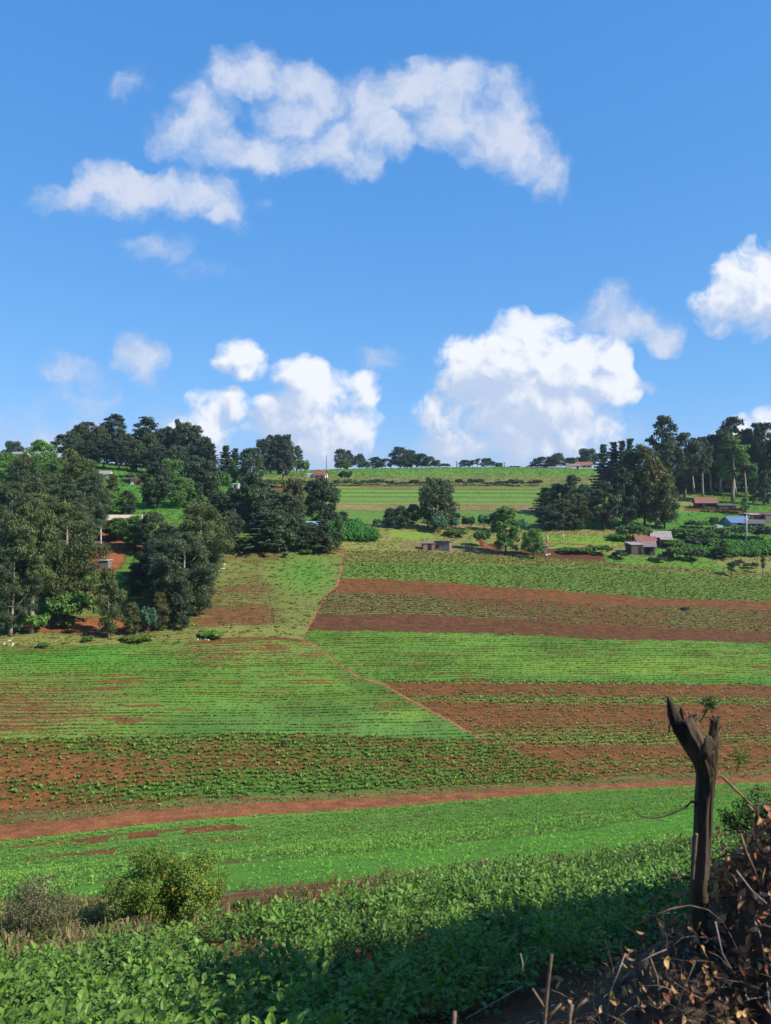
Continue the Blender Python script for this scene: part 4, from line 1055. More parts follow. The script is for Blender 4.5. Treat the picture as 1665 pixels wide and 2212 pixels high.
 ('b', 1470, 1160, 1140, 60, 'm', 'bush line under the dark giant tree, left part', G7, 1),
 ('b', 1510, 1168, 1143, 66, 'm', 'rounded bush in the middle of the thicket', G7, 2),
 ('b', 1550, 1166, 1136, 60, 'm', 'bush below the blue roofed house', G7, 0),
 ('b', 1500, 1186, 1160, 60, 'd', 'dark bush low in the thicket', G7, 1),
 ('b', 1540, 1184, 1162, 50, 'g', 'light bush low in the thicket', G7, 2),
 ('b', 1600, 1162, 1132, 56, 'm', 'bush at the foot of the white utility pole', G7, 0),
 ('b', 1645, 1168, 1134, 60, 'd', 'dark bush right of the white utility pole', G7, 1),
 ('fc', 1560, 1208, 1164, 32, 'm', 'young dark green conifer beside the banana plants', G7, 0),
 ('b', 1494, 1140, 1124, 34, 'd', 'dark tall shrub in the hedge left of the blue roof', G7, 2),
 ('b', 1515, 1141, 1123, 30, 'g', 'tall shrub in the hedge left of the small metal shed', G7, 0),
 ('fr', 1541, 1134, 1117, 22, 'd', 'small round tree behind the small metal shed', G7, 1),
 ('b', 1517, 1098, 1087, 24, 'y', 'yellow green round bush left of the red roofed house', G7, 1),
 ('b', 1530, 1106, 1094, 26, 'm', 'dark green bush in front of the red roofed house', G7, 2),
 ('b', 1560, 1107, 1097, 34, 'p', 'grey green bush under the low dark hut', G7, 0),
 ('b', 1590, 1107, 1096, 30, 'p', 'grey bush between the low hut and the thin tree', G7, 1),
 ('fs', 1607, 1112, 1074, 20, 'g', 'thin bright green tree beside the far right sheds', G7, 1),
 ('s', 1581, 1246, 1212, 22, 'd', 'small sapling with a round head on the right green strip', G7),
 ('s', 1647, 1242, 1200, 14, 'o', 'thin brownish sapling near the right edge', G7),
 ('b', 1597, 1222, 1208, 20, 'd', 'small dark bush on the tan meadow, right of the conifer', G7, 0),
 ('b', 1614, 1228, 1215, 18, 'm', 'low tuft like bush on the tan meadow', G7, 1),
 ('b', 1630, 1230, 1214, 16, 'n', 'narrow low bush on the tan meadow near the thin sapling', G7, 2),
 ('b', 612, 1613, 1603, 12, 'd', 'single dark weed bush inside the mottled crop field', 'weed bushes in the fields', 0),
 ('b', 1480, 1320, 1313, 18, 'd', 'dark weed patch in the grey green strip at right', 'weed bushes in the fields', 1),
 ('b', 190, 1388, 1372, 26, 'g', 'small green bush on the field edge below the slender olive tree', 'weed bushes in the fields', 0),
 ('b', 300, 1384, 1372, 70, 'y', 'yellow green weeds along the field edge below the blue bush', 'weed bushes in the fields', 1),
 ('b', 455, 1377, 1364, 60, 'G', 'bright weeds on the field edge beside the stone heap', 'weed bushes in the fields', 2),
 ('b', 95, 1400, 1390, 26, 'g', 'low weed tuft at the left end of the field edge', 'weed bushes in the fields', 0),
]
for r in T:
    kind, x, base, top, w, tint, label, grp = r[:8]
    plant(kind, x, base, top, w, tint, label, group=grp, variant=(r[8] if len(r) > 8 else None))
# hedge of separate shrubs between the two upper fields
rr = random.Random(5)
hx = 628
k = 0
while hx < 1172:
    w = rr.uniform(16, 34); seg = 'left' if hx < 830 else 'middle' if hx < 1000 else 'right'
    plant('b', hx, 1048.5 + rr.uniform(-1, 1), 1048 - rr.uniform(6, 15), w, rr.choice('ddmnDp'),
          {'left': 'dark shrub in the hedge between the upper fields, left of the tall field tree',
           'middle': 'dark shrub in the hedge between the upper fields, behind the tall field tree',
           'right': 'dark shrub in the hedge between the upper fields, right of the tall field tree'}[seg], group='shrubs of the hedge between the upper fields, ' + seg + ' part')
    hx += w * rr.uniform(.5, .85); k += 1
plant('b', 745, 1042, 1016, 28, 'D', 'taller dark bush standing out of the upper hedge', variant=1)
# ------------------------------------------------------------------ crop plants, weeds and grass as real leaves
def tuft_mesh(name, X, Y, R, Hh, colr, nl, seed, matx, lean=.5, wid=.35):
    """a tuft of nl leaves at each point"""
    rng = np.random.default_rng(seed)
    n = len(X); Z = ground_z(X, Y)
    base = np.repeat(np.stack([X, Y, Z], 1), nl, 0)
    an = rng.random(n * nl) * 2 * math.pi
    out = np.stack([np.cos(an), np.sin(an), np.zeros_like(an)], 1)
    R_ = np.repeat(R, nl) * (.6 + .8 * rng.random(n * nl)); H_ = np.repeat(Hh, nl) * (.6 + .7 * rng.random(n * nl))
    side = np.stack([-out[:, 1], out[:, 0], np.zeros_like(an)], 1)
    w = (R_ * wid)[:, None]
    a = base + out * (R_ * .06)[:, None]
    b1 = base + out * (R_ * .55)[:, None] + np.array([0, 0, 1.]) * (H_ * .85)[:, None]
    c = base + out * R_[:, None] + np.array([0, 0, 1.]) * (H_ * (1 - lean * rng.random(n * nl)))[:, None]
    V = np.stack([a, b1 + side * w, c, b1 - side * w], 1).reshape(-1, 3)
    Fq = np.arange(4 * n * nl).reshape(-1, 4)
    col = np.repeat(colr, nl, 0) * (.75 + .5 * rng.random((n * nl, 1)))
    me = mesh_np(name, V, Fq, matx, {'tcol': ('FACE', 'FLOAT_COLOR', col)})
    return me
def tint_mat(name, trans=.35, rough=.7):
    m, b, pr, out = mat(name)
    c = b.attr('tcol', 'Color')
    b.put(pr.inputs['Base Color'], c); pr.inputs['Roughness'].default_value = rough; pr.inputs['Specular IOR Level'].default_value = .2
    tr = b.n('ShaderNodeBsdfTranslucent'); b.put(tr.inputs[0], b.mix(1.0, c, (1.1, 1.25, .6), 'MULTIPLY'))
    ms = b.n('ShaderNodeMixShader'); ms.inputs[0].default_value = trans
    m.node_tree.links.new(pr.outputs[0], ms.inputs[1]); m.node_tree.links.new(tr.outputs[0], ms.inputs[2])
    m.node_tree.links.new(ms.outputs[0], out.inputs[0])
    return m
M_TUFT = tint_mat('field_leaves')
FN = [f[0] for f in FIELDS]
def sample(y0, y1, umin, umax, n, seed):
    """random ground points between two distances, uniform per area"""
    rng = np.random.default_rng(seed)
    Y = np.sqrt(rng.random(n) * (y1 ** 2 - y0 ** 2) + y0 ** 2)
    X = (umin + (umax - umin) * rng.random(n) - CX) / F * Y
    return X, Y, rng
UMIN, UMAX = -220, 1885
# plants standing in rows (mottled crop fields)
def rowed(names, y0, y1, n, spacing, inrow, seed, rad, hgt, pcov=1.0, padd=.12, tone=None):
    X, Y, rng = sample(y0, y1, UMIN, UMAX, n, seed)
    rc_ = row_coord(X, Y)
    k = np.round(rc_ / spacing); dY = (k * spacing - rc_)
    Y = Y + dY + rng.normal(size=n) * .09
    X = np.round(X / inrow) * inrow + rng.normal(size=n) * .09
    key = np.unique(np.stack([k, np.floor(X / inrow)], 1), axis=0, return_index=True)[1]
    X, Y = X[key], Y[key]
    Z = ground_z(X, Y)
    s, c, cov, rw, fid_, px, py = land_cover(X, Y, Z)
    m = np.zeros(len(X), bool)
    for nm in names: m |= (fid_ == FN.index(nm))
    m &= rng.random(len(X)) < np.clip(cov * pcov + padd, 0, 1)
    X, Y, c, cov = X[m], Y[m], c[m], cov[m]
    if tone is not None: c = np.where(rng.random((len(X), 1)) < .6, tone, c)
    sc = (.62 + .6 * np.clip(cov, 0, 1)) * (.65 + .7 * rng.random(len(X)))
    return X, Y, rad * sc, hgt * sc, (c * .8 + OLI * .28) * (.72 + .6 * rng.random((len(X), 1)))
A = [rowed(['i'], 42, 75, 300000, .50, .25, 1, .150, .19, 1.1, .45), rowed(['g', 'ibase'], 50, 100, 300000, .50, .27, 19, .145, .17, .9, .22),
     rowed(['a', 'b2', 'b', 'd'], 80, 150, 200000, .60, .40, 2, .19, .18, 1.1),
     rowed(['c', 'e'], 75, 140, 160000, .6, .35, 3, .13, .09, 1.3, .22, DRY * .75)]
X = np.concatenate([a[0] for a in A]); Y = np.concatenate([a[1] for a in A]); R_ = np.concatenate([a[2] for a in A]); H_ = np.concatenate([a[3] for a in A]); c_ = np.concatenate([a[4] for a in A])
print('row crops', len(X))
o = add_mesh('row_crops', tuft_mesh('row_crops', X, Y, R_, H_, c_ * 1.5, 6, 11, M_TUFT, wid=.42)); tag(o, 'young crop plants dotted in rows over the red soil fields', 'crops', kind='stuff')
# short dense crop / grass on the green fields
def turf(names, y0, y1, n, seed, rad, hgt, mul=1.0, snap=0):
    X, Y, rng = sample(y0, y1, UMIN, UMAX, n, seed)
    if snap:
        rc_ = row_coord(X, Y); Y = Y + (np.round(rc_ / snap) * snap - rc_) * .9
    Z = ground_z(X, Y)
    s, c, cov, rw, fid_, px, py = land_cover(X, Y, Z)
    m = np.zeros(n, bool)
    for nm in names: m |= (fid_ == (FN.index(nm) if nm else -1))
    m &= rng.random(n) < np.clip(cov, 0, 1)
    pat = fbm(X / (5. if snap else 1.5), row_coord(X, Y) * 2, 55, 3)
    m &= rng.random(n) < np.clip((pat - .25) * 2.2, .15, 1)
    sc = .6 + .8 * rng.random(n)
    return X[m], Y[m], (rad * sc)[m], (hgt * sc)[m], c[m] * (.75 + .6 * rng.random((m.sum(), 1))) * mul
A = [turf(['f', 'h'], 50, 100, 190000, 4, .10, .085, 1.0, .55), turf(['j'], 15, 62, 110000, 5, .075, .075), turf(['swath'], 13, 60, 60000, 6, .045, .045, 1.0),
     turf(['imargin'], 36, 80, 80000, 17, .12, .10, 1.15), turf(['leftmead', 'ro', 'rg', 'm2', 'meadow', ''], 60, 150, 60000, 7, .22, .16),
     turf(['top', 'top2', ''], 150, 300, 50000, 8, .32, .26), turf(['t3', 't4', 't6'], 150, 300, 20000, 18, .2, .14, 1.1, 2.2)]
X = np.concatenate([a[0] for a in A]); Y = np.concatenate([a[1] for a in A]); R_ = np.concatenate([a[2] for a in A]); H_ = np.concatenate([a[3] for a in A]); c_ = np.concatenate([a[4] for a in A])
print('turf', len(X))
o = add_mesh('field_grass', tuft_mesh('field_grass', X, Y, R_, H_, c_ * 1.45, 4, 12, M_TUFT, wid=.3)); tag(o, 'short green crop and grass covering the fields of the valley', 'grass', kind='stuff')
# weedy bank between the green strip and the potatoes
X, Y, rng = sample(7, 30, -300, 1885, 60000, 9)
s, c, cov, rw, fid_, px, py = land_cover(X, Y, ground_z(X, Y))
dens = fbm(X / .8, Y / .8, 66, 3) + np.clip((420 - px) / 400, 0, .45)
m = (fid_ == FN.index('bank')) & (rng.random(len(X)) < np.clip((dens - .46) * 2.4, .04, 1))
X, Y, px = X[m], Y[m], px[m]
sc = (.7 + .8 * rng.random(len(X))) * (1 + .7 * np.clip((500 - px) / 400, 0, 1))
kcol = rng.random(len(X))[:, None]
cc = np.where(kcol < .45, DRY * 1.0, np.where(kcol < .8, OLI * .9, GRN * .8)) * (.6 + .8 * rng.random((len(X), 1)))
print('bank', len(X))
o = add_mesh('weedy_bank_growth', tuft_mesh('weedy_bank_growth', X, Y, .075 * sc, .11 * sc, cc, 8, 13, M_TUFT, wid=.07)); tag(o, 'dry grass and low weeds on the strip of red soil above the potatoes', 'weeds', kind='stuff')

# ------------------------------------------------------------------ potato plants
def potato_proto(seed):
    rng = np.random.default_rng(seed)
    Vs = []; Fs = []; T_ = []; nv = 0
    nst = rng.integers(34, 44)
    for s in range(nst):
        an = s * 2.4 + rng.random(); tilt = rng.uniform(.15, 1.15); ln = rng.uniform(.11, .20)
        d = np.array([math.cos(an) * math.sin(tilt), math.sin(an) * math.sin(tilt), math.cos(tilt)])
        b0 = np.array([math.cos(an), math.sin(an), 0]) * rng.uniform(0, .09) + np.array([0, 0, rng.uniform(.02, .15)])
        tb = rng.random()
        pairs = [(.35, .55), (.6, .8), (.85, 1.0)]
        items = []
        side = unit(np.cross(d, np.array([0, 0, 1.])[None])[0][None])[0]
        for t, szz in pairs:
            for sg in (-1, 1):
                items.append((t, sg, szz * .85))
        items.append((1.02, 0, 1.25))
        for t, sg, szz in items:
            p = b0 + d * ln * t + np.array([0, 0, -.04 * t * t])
            lg = d * (.5 if sg else 1) + side * sg * 1.0 + np.array([0, 0, -.25]) + rng.normal(size=3) * .15
            lg = lg / np.linalg.norm(lg)
            L = .047 * szz * rng.uniform(.85, 1.2); Wd = L * .66
            up = np.array([0, 0, 1.]) + rng.normal(size=3) * .3; sd = np.cross(lg, up); sd /= np.linalg.norm(sd); nn = np.cross(sd, lg)
            q = p + lg * .012
            tip = q + lg * L - nn * L * .28
            mid1 = q + lg * L * .34; mid2 = q + lg * L * .7 - nn * L * .08
            lift = nn * Wd * .22
            vs = [q, mid1 + sd * Wd * .5 + lift, mid1, mid1 - sd * Wd * .5 + lift, mid2 + sd * Wd * .36 + lift * .4, mid2, mid2 - sd * Wd * .36 + lift * .4, tip]
            fs = [(0, 2, 1, 1), (0, 3, 2, 2), (1, 2, 5, 4), (2, 3, 6, 5), (4, 5, 7, 7), (5, 6, 7, 7)]
            # as quads: triangles are closed with a slim fourth corner
            vs2 = []; 
            tri = lambda a, b, c: [vs[a], vs[b], (vs[b] + vs[c]) / 2, vs[c]]
            quadsv = [tri(0, 2, 1), tri(0, 3, 2), [vs[1], vs[2], vs[5], vs[4]], [vs[2], vs[3], vs[6], vs[5]], tri(4, 5, 7), tri(5, 6, 7)]
            for qd in quadsv:
                Vs.append(np.array(qd)); Fs.append(np.arange(4) + nv); nv += 4; T_.append(np.clip(tb * .35 + rng.random() * .65, 0, 1))
    return np.concatenate(Vs), np.array(Fs), np.array(T_)
PP = [potato_proto(300 + i) for i in range(7)]
rng = np.random.default_rng(21)
# rows run away from us across the slope, plants .34 m apart
pts = []
for i in np.arange(-40, 80):
    for j in np.arange(-70, 110):
        Y0 = 4.0 + i * .40; X0 = j * .30
        pts.append((X0 + .2 * (i % 2) + rng.normal() * .07, Y0 + X0 * .18 + rng.normal() * .06))
pts = np.array(pts); X, Y = pts[:, 0], pts[:, 1]
m = (Y > 2.6) & (Y < 22); X, Y = X[m], Y[m]
Z = ground_z(X, Y); px, py = project(X, Y, Z)
s, c, cov, rw, fid_, px, py = land_cover(X, Y, Z)
bare = fbm(X / 1.1, Y / 1.1, 91, 3)
m = (fid_ == FN.index('potato')) & (px > -350) & (px < 2150) & (bare > .325)
# bare shaded corner in front of the brush heap
edge = np.interp(px, [700, 870, 1000, 1100, 1250, 1400, 1480, 1530, 1560, 2400], [2400, 2225, 2160, 2125, 2080, 2045, 2000, 1985, 1980, 1960])
m &= (py < edge + 25)
X, Y, Z, px, py = X[m], Y[m], Z[m], px[m], py[m]
print('potato plants', len(X))
Vall = []; Fall = []; Tall = []; nv = 0
for i in range(len(X)):
    V, Fq, Tt = PP[i % len(PP)]
    a = rng.random() * 6.28; ca, sa = math.cos(a), math.sin(a); sc = rng.uniform(.75, 1.25) * 1.05
    W_ = np.stack([(V[:, 0] * ca - V[:, 1] * sa) * sc + X[i], (V[:, 0] * sa + V[:, 1] * ca) * sc + Y[i], V[:, 2] * sc + Z[i] - .02], 1)
    Vall.append(W_); Fall.append(Fq + nv); nv += len(V); Tall.append(np.clip(Tt * .8 + rng.normal() * .12 + .1, 0, 1))
me = mesh_np('potato_crop', np.concatenate(Vall), np.concatenate(Fall), M_POT, {'tint': ('FACE', 'FLOAT', np.concatenate(Tall))})
o = add_mesh('potato_crop', me); tag(o, 'dense dark green potato plants covering the near slope', 'potato crop', kind='stuff')

# maize / banana patches: arching long leaves
def long_leaf_patch(name, poly, n, h, L, seed, label, cat, colr, y0, y1):
    X, Y, rng = sample(y0, y1, min(p[0] for p in poly), max(p[0] for p in poly), n * 30, seed)
    Z = ground_z(X, Y); px, py = project(X, Y, Z)
    m = in_poly(px, py, poly); X, Y, Z = X[m][:n], Y[m][:n], Z[m][:n]; n = len(X); nl = 9
    an = rng.random(n * nl) * 6.28; out_ = np.stack([np.cos(an), np.sin(an), 0 * an], 1); sd = np.stack([-np.sin(an), np.cos(an), 0 * an], 1)
    b0 = np.repeat(np.stack([X, Y, Z], 1), nl, 0); b0[:, 2] += rng.random(n * nl) * h * .6
    Ln = L * (.7 + .6 * rng.random(n * nl))[:, None]; up = np.array([0, 0, 1.])
    p1 = b0 + out_ * Ln * .45 + up * Ln * .42; p2 = b0 + out_ * Ln * .95 + up * Ln * .12; w = L * .10
    V = np.concatenate([np.stack([b0 - sd * w * .4, b0 + sd * w * .4, p1 + sd * w, p1 - sd * w], 1), np.stack([p1 - sd * w, p1 + sd * w, p2 + sd * w * .2, p2 - sd * w * .2], 1)]).reshape(-1, 3)
    Fq = np.arange(len(V)).reshape(-1, 4)
    col = np.tile(colr, (len(Fq), 1)) * (.6 + .8 * rng.random((len(Fq), 1)))
    o = add_mesh(name, mesh_np(name, V, Fq, M_TUFT, {'tcol': ('FACE', 'FLOAT_COLOR', col)})); tag(o, label, cat, kind='stuff')
long_leaf_patch('maize_patch', [(712, 1140), (770, 1136), (812, 1160), (815, 1172), (780, 1172), (725, 1168), (705, 1150)], 330, 1.3, 1.3, 31, 'fresh green maize patch beside the low row of conifers', 'maize', C(.05, .17, .03), 100, 150)
long_leaf_patch('maize_field', [(1480, 1184), (1560, 1180), (1680, 1180), (1700, 1200), (1560, 1206), (1480, 1198)], 420, 1.3, 1.3, 32, 'green maize and banana leaves along the right side below the pole', 'maize', C(.07, .18, .03), 110, 165)
# ------------------------------------------------------------------ huts and houses
def sheet_mat(name, base, second=None, rust=(.18, .08, .045), ridge=14.0, metal=.0, rough=.55, rustamt=(.5, .66)):
    m, b, pr, out = mat(name)
    tcn = b.n('ShaderNodeTexCoord'); o_ = tcn.outputs['Object']
    sp = b.n('ShaderNodeSeparateXYZ'); b.put(sp.inputs[0], o_)
    n = b.noise(o_, 1.6, 5, .65); n2 = b.noise(b.vm('MULTIPLY', o_, (6, .6, .6)), 1, 3, .6)
    c = b.mix(n2, tuple(x * .7 for x in base), tuple(x * 1.25 for x in base))
    c = b.mix(b.ss(n, *rustamt), c, rust)
    b.put(pr.inputs['Base Color'], c); pr.inputs['Roughness'].default_value = rough; pr.inputs['Metallic'].default_value = metal
    w = b.m('SINE', b.m('MULTIPLY', sp.outputs[0], ridge * 2))
    bp = b.n('ShaderNodeBump'); bp.inputs['Strength'].default_value = .7; bp.inputs['Distance'].default_value = .03
    b.put(bp.inputs['Height'], w); b.put(pr.inputs['Normal'], bp.outputs[0])
    return m
R_RED = sheet_mat('rusty_red_roof', (.27, .10, .06), rust=(.17, .075, .045))
R_PINK = sheet_mat('faded_pink_roof', (.24, .165, .135), rust=(.16, .10, .075))
R_BRED = sheet_mat('bright_red_roof', (.34, .07, .05), rust=(.24, .12, .09), rustamt=(.42, .6))
R_GREY = sheet_mat('grey_iron_roof', (.32, .28, .25), rust=(.30, .20, .15))
R_TAN = sheet_mat('tan_iron_roof', (.60, .45, .28), rust=(.55, .52, .46), rustamt=(.5, .6))
R_BLUE = sheet_mat('blue_iron_roof', (.12, .19, .36), rust=(.12, .15, .22), rough=.4)
R_TEAL = sheet_mat('teal_iron_roof', (.18, .42, .50), rust=(.16, .34, .42), rough=.4)
R_DARK = sheet_mat('dark_iron_roof', (.13, .11, .10), rust=(.10, .07, .05))
R_WHT = sheet_mat('pale_iron_sheet', (.40, .41, .44), rust=(.27, .27, .28))
def plank_mat(name, base): return plain_mat(name, base, nscale=3, stretch=(7, 7, .5), var=(.45, 1.45), bump=.6, bdist=.03)
W_PLANK = plank_mat('dark_planks', (.10, .065, .05)); W_BROWN = plank_mat('brown_planks', (.19, .11, .08)); W_GREYP = plank_mat('grey_planks', (.18, .15, .13))
W_MUD = plain_mat('red_mud_wall', (.22, .125, .09), nscale=3); W_WHITE = plain_mat('whitewashed_wall', (.42, .40, .37), nscale=2, var=(.8, 1.1)); W_STONE = plain_mat('grey_stone_wall', (.30, .27, .24), nscale=5)
W_DARK = plain_mat('dark_opening', (.018, .016, .015), nscale=3)
W_CREAM = plain_mat('cream_wall', (.50, .44, .34), nscale=2)
def hut(name, x, base, wpx, hpx, roof, wallm, roofm, label, cat='house', yaw=0.0, depth_ratio=.8, rh=.35, over=.25, door=None, windows=(), group=None, d=None, porch=None, lean=0):
    """hut seen at x, standing at picture height base, wpx wide and hpx to the eaves"""
    if d is None: d = depth_at(x, base)
    X = (x - CX) / F * d; L = wpx / F * d; Hh = hpx / F * d; Wd = L * depth_ratio
    z = float(min(ground_z(X + a * L / 2, d + b_ * Wd)[0] for a in (-1, 1) for b_ in (0, 1)))
    zc = float(ground_z(X, d)[0])
    e = empty(name, (X, d + Wd / 2, zc), math.radians(yaw)); tag(e, label, cat, group)
    m = MB(); low = z - zc - .2
    zt = Hh
    m.box((0, 0, (zt + low) / 2), (L, Wd, zt - low))
    if roof == 'gable':   # ridge along x
        for s in (-1, 1):
            m.prism([(s * L / 2 - s * .0, -Wd / 2, zt), (s * L / 2, Wd / 2, zt), (s * L / 2, 0, zt + rh * Wd)], (-s * .06, 0, 0))
    elif roof == 'mono':
        m.prism([(-L / 2, -Wd / 2, zt), (-L / 2, Wd / 2, zt), (-L / 2, -Wd / 2 if lean > 0 else Wd / 2, zt + rh * Wd)], (L, 0, 0))
    m.build('wall', wallm, e)
    r = MB(); o = over; t = .05
    if roof == 'gable':
        hz = rh * Wd; sl = hz / (Wd / 2)
        for s in (-1, 1):
            y1 = s * (Wd / 2 + o); z1 = zt - sl * o
            r.prism([(-L / 2 - o, y1, z1 + .01), (-L / 2 - o, 0, zt + hz + .01), (-L / 2 - o, 0, zt + hz + t), (-L / 2 - o, y1, z1 + t)], (L + 2 * o, 0, 0))
    else:
        hz = rh * Wd; sl = hz / Wd; up = 1 if lean > 0 else -1
        ya, za = -Wd / 2 - o, zt + (hz + sl * o if lean > 0 else -sl * o); yb, zb = Wd / 2 + o, zt + (-sl * o if lean > 0 else hz + sl * o)
        r.prism([(-L / 2 - o, ya, za + .01), (-L / 2 - o, yb, zb + .01), (-L / 2 - o, yb, zb + t), (-L / 2 - o, ya, za + t)], (L + 2 * o, 0, 0))
    r.build('roof', roofm, e)
    if door is not None:
        q = MB(); dw, dh = min(.85, L * .28), min(1.85, Hh * .82)
        q.box((door * L, -Wd / 2 - .03, dh / 2), (dw, .05, dh)); q.build('door', W_DARK, e)
    for wx in windows:
        q = MB(); q.box((wx * L, -Wd / 2 - .03, Hh * .58), (min(.8, L * .16), .05, Hh * .3)); q.build('window', W_DARK, e)
    if porch:
        q = MB(); q.prism([(-L / 2 * .2, -Wd / 2 - .02, zt * .92), (-L / 2 * .2, -Wd / 2 - 1.0, zt * .72), (-L / 2 * .2, -Wd / 2 - 1.0, zt * .72 + .05), (-L / 2 * .2, -Wd / 2 - .02, zt * .92 + .05)], (L * .68, 0, 0)); q.build('porch_roof', roofm, e)
        for s in (-.08, .54):
            q = MB(); q.box((s * L, -Wd / 2 - .95, zt * .36), (.08, .08, zt * .72)); q.build('porch_post', W_BROWN, e)
    return e
hut('wooden_shed', 925, 1189, 25, 15, 'mono', W_MUD, R_PINK, 'small reddish shed with flat iron roof left of the grey plank shed', 'shed', 6, .8, .12, .12, door=.1)
hut('wooden_shed', 958, 1190, 32, 17, 'mono', W_GREYP, R_GREY, 'larger grey plank shed with pale sloping roof alone on the meadow', 'shed', -14, .8, .16, .15, windows=(-.3,), lean=1)
hut('wooden_shed', 1171, 1196, 22, 15, 'mono', W_BROWN, R_DARK, 'little brown shed between the bright green tree and the round tree', 'shed', 4, .7, .1, .1, door=0)
hut('hut', 1374, 1199, 28, 22, 'mono', W_PLANK, R_GREY, 'dark plank hut with grey roof attached left of the pink roofed house', 'hut', 12, .9, .16, .15, door=.25)
hut('hut', 1401, 1200, 34, 20, 'gable', W_MUD, R_PINK, 'mud walled house with a wide faded pink roof', 'house', -14, .95, .30, .25, door=.05, windows=(-.25, .3))
hut('hut', 1398, 1186, 40, 19, 'gable', W_MUD, R_BRED, 'red roofed house part showing behind the pink roof', 'house', -8, .8, .22, .2)
hut('hut', 1431, 1181, 40, 21, 'gable', W_PLANK, R_GREY, 'plank hut with brown grey roof and low porch beside the pink roofed house', 'hut', -10, .8, .34, .25, door=.2, porch=True)
hut('wooden_shed', 1445, 1204, 20, 11, 'mono', W_PLANK, R_PINK, 'low open shack almost hidden by the green bushes right of the huts', 'shack', 5, .7, .1, .1, door=.1)
hut('hut', 1530, 1100, 44, 14, 'gable', W_PLANK, R_RED, 'dark house with rusty red roof below the right wood', 'house', -12, .75, .32, .25, door=.1, windows=(-.3, .35))
hut('wooden_shed', 1572, 1102, 36, 10, 'mono', W_PLANK, R_DARK, 'long low dark hut right of the rusty red roofed house', 'hut', -4, .5, .12, .1, windows=(.2,))
hut('hut', 1598, 1139, 44, 11, 'gable', W_WHITE, R_BLUE, 'house with bright blue roof and white arched wall', 'house', 8, .9, .26, .35, door=-.1, windows=(.25,))
hut('hut', 1634, 1142, 40, 12, 'gable', W_PLANK, R_DARK, 'dark roofed hut joined to the right of the blue roof', 'hut', -18, .8, .22, .3)
hut('hut', 1640, 1129, 40, 17, 'mono', W_PLANK, R_GREY, 'dark plank barn with flat grey roof near the right edge', 'barn', 4, .8, .08, .15, door=-.2)
hut('hut', 1670, 1131, 34, 19, 'mono', W_GREYP, R_DARK, 'dark barn cut by the right edge of the picture', 'barn', 0, .8, .08, .1)
hut('metal_shed', 1554, 1147, 13, 11, 'mono', R_WHT, R_WHT, 'small square pale metal shed left of the blue roofed house', 'shed', 10, .9, .05, .04)
hut('hut', 1263, 1014, 34, 9, 'gable', W_CREAM, R_RED, 'long ridge farmhouse with brown red roof and pale wall', 'house', -6, .6, .32, .3, windows=(-.3, .0, .3), d=285)
hut('hut', 1243, 1014, 20, 7, 'gable', W_WHITE, R_PINK, 'white walled hut beside the ridge farmhouse', 'hut', 6, .7, .3, .2, door=.2, d=283)
hut('water_tank_house', 1228, 1015, 10, 11, 'mono', R_GREY, R_GREY, 'grey box like water tank hut on the ridge', 'tank', 0, .9, .02, .02, d=280)
hut('hut', 692, 1014, 26, 8, 'gable', W_CREAM, R_RED, 'brown roofed farmhouse on the skyline between two tree groups', 'house', -15, .8, .45, .3, windows=(-.2, .2), d=225)
hut('hut', 672, 1012, 18, 7, 'mono', W_WHITE, R_WHT, 'pale shed attached to the skyline farmhouse', 'shed', 5, .8, .2, .1, d=226)
hut('metal_shed', 508, 1056, 15, 10, 'mono', W_WHITE, R_WHT, 'small white shed with dark door among the dark middle trees', 'shed', -8, .8, .1, .08, door=.1)
hut('hut', 672, 1158, 44, 18, 'gable', W_BROWN, R_TEAL, 'house with teal blue roof hidden behind the low row of conifers', 'house', 5, .9, .32, .3)
hut('hut', 268, 'x', 74, 15, 'gable', W_WHITE, R_TAN, 'long house with tan and silver roof among the left trees', 'house', -7, .22, .42, .35, door=.3, windows=(-.35, -.1, .12), d=112)
hut('hut', 208, 'x', 16, 17, 'mono', W_PLANK, R_DARK, 'small dark shed above the red earth bank', 'shed', 10, 1.0, .1, .15, door=0, d=98)
hut('wooden_shed', 224, 'x', 20, 20, 'mono', W_GREYP, R_WHT, 'small grey hut with pale slab roof on top of the red bank', 'hut', -5, .9, .03, .12, d=91)
hut('hut', 224, 'x', 28, 7, 'gable', W_CREAM, R_GREY, 'pale grey roof at the foot of the hill wood', 'house', -10, .8, .3, .2, d=172)
hut('hut', 40, 'x', 34, 8, 'gable', W_CREAM, R_GREY, 'hilltop house with pale flat roof at the far left', 'house', -12, .7, .2, .3, d=200)
# roofless ruin at the foot of the hill wood
def ruin():
    d = depth_at(282, 1046); X = (282 - CX) / F * d; z = float(ground_z(X, d)[0]); s = d / F
    e = empty('ruined_hut', (X, d, z), math.radians(-6)); tag(e, 'ruined red mud hut with open front and dark sagging roof beam', 'hut')
    m = MB(); m.box((8 * s, 14 * s, 7 * s), (26 * s, .2, 15 * s)); m.box((20 * s, 6 * s, 6 * s), (.25, 14 * s, 13 * s)); m.box((-14 * s, 12 * s, 5 * s), (18 * s, .2, 10 * s)); m.build('wall', W_MUD, e)
    m = MB(); m.box((-18 * s, 0, 6 * s), (.22, .22, 13 * s)); m.build('post', W_WHITE, e)
    m = MB(); m.box((3 * s, 0, 5 * s), (.5, .3, 11 * s)); m.build('post', W_CREAM, e)
    m = MB(); m.prism([(-20 * s, -.4, 13.2 * s), (-20 * s, 10 * s, 14 * s), (-20 * s, 10 * s, 15 * s), (-20 * s, -.4, 14.2 * s)], (34 * s, 0, -2 * s)); m.build('roof', R_DARK, e)
ruin()
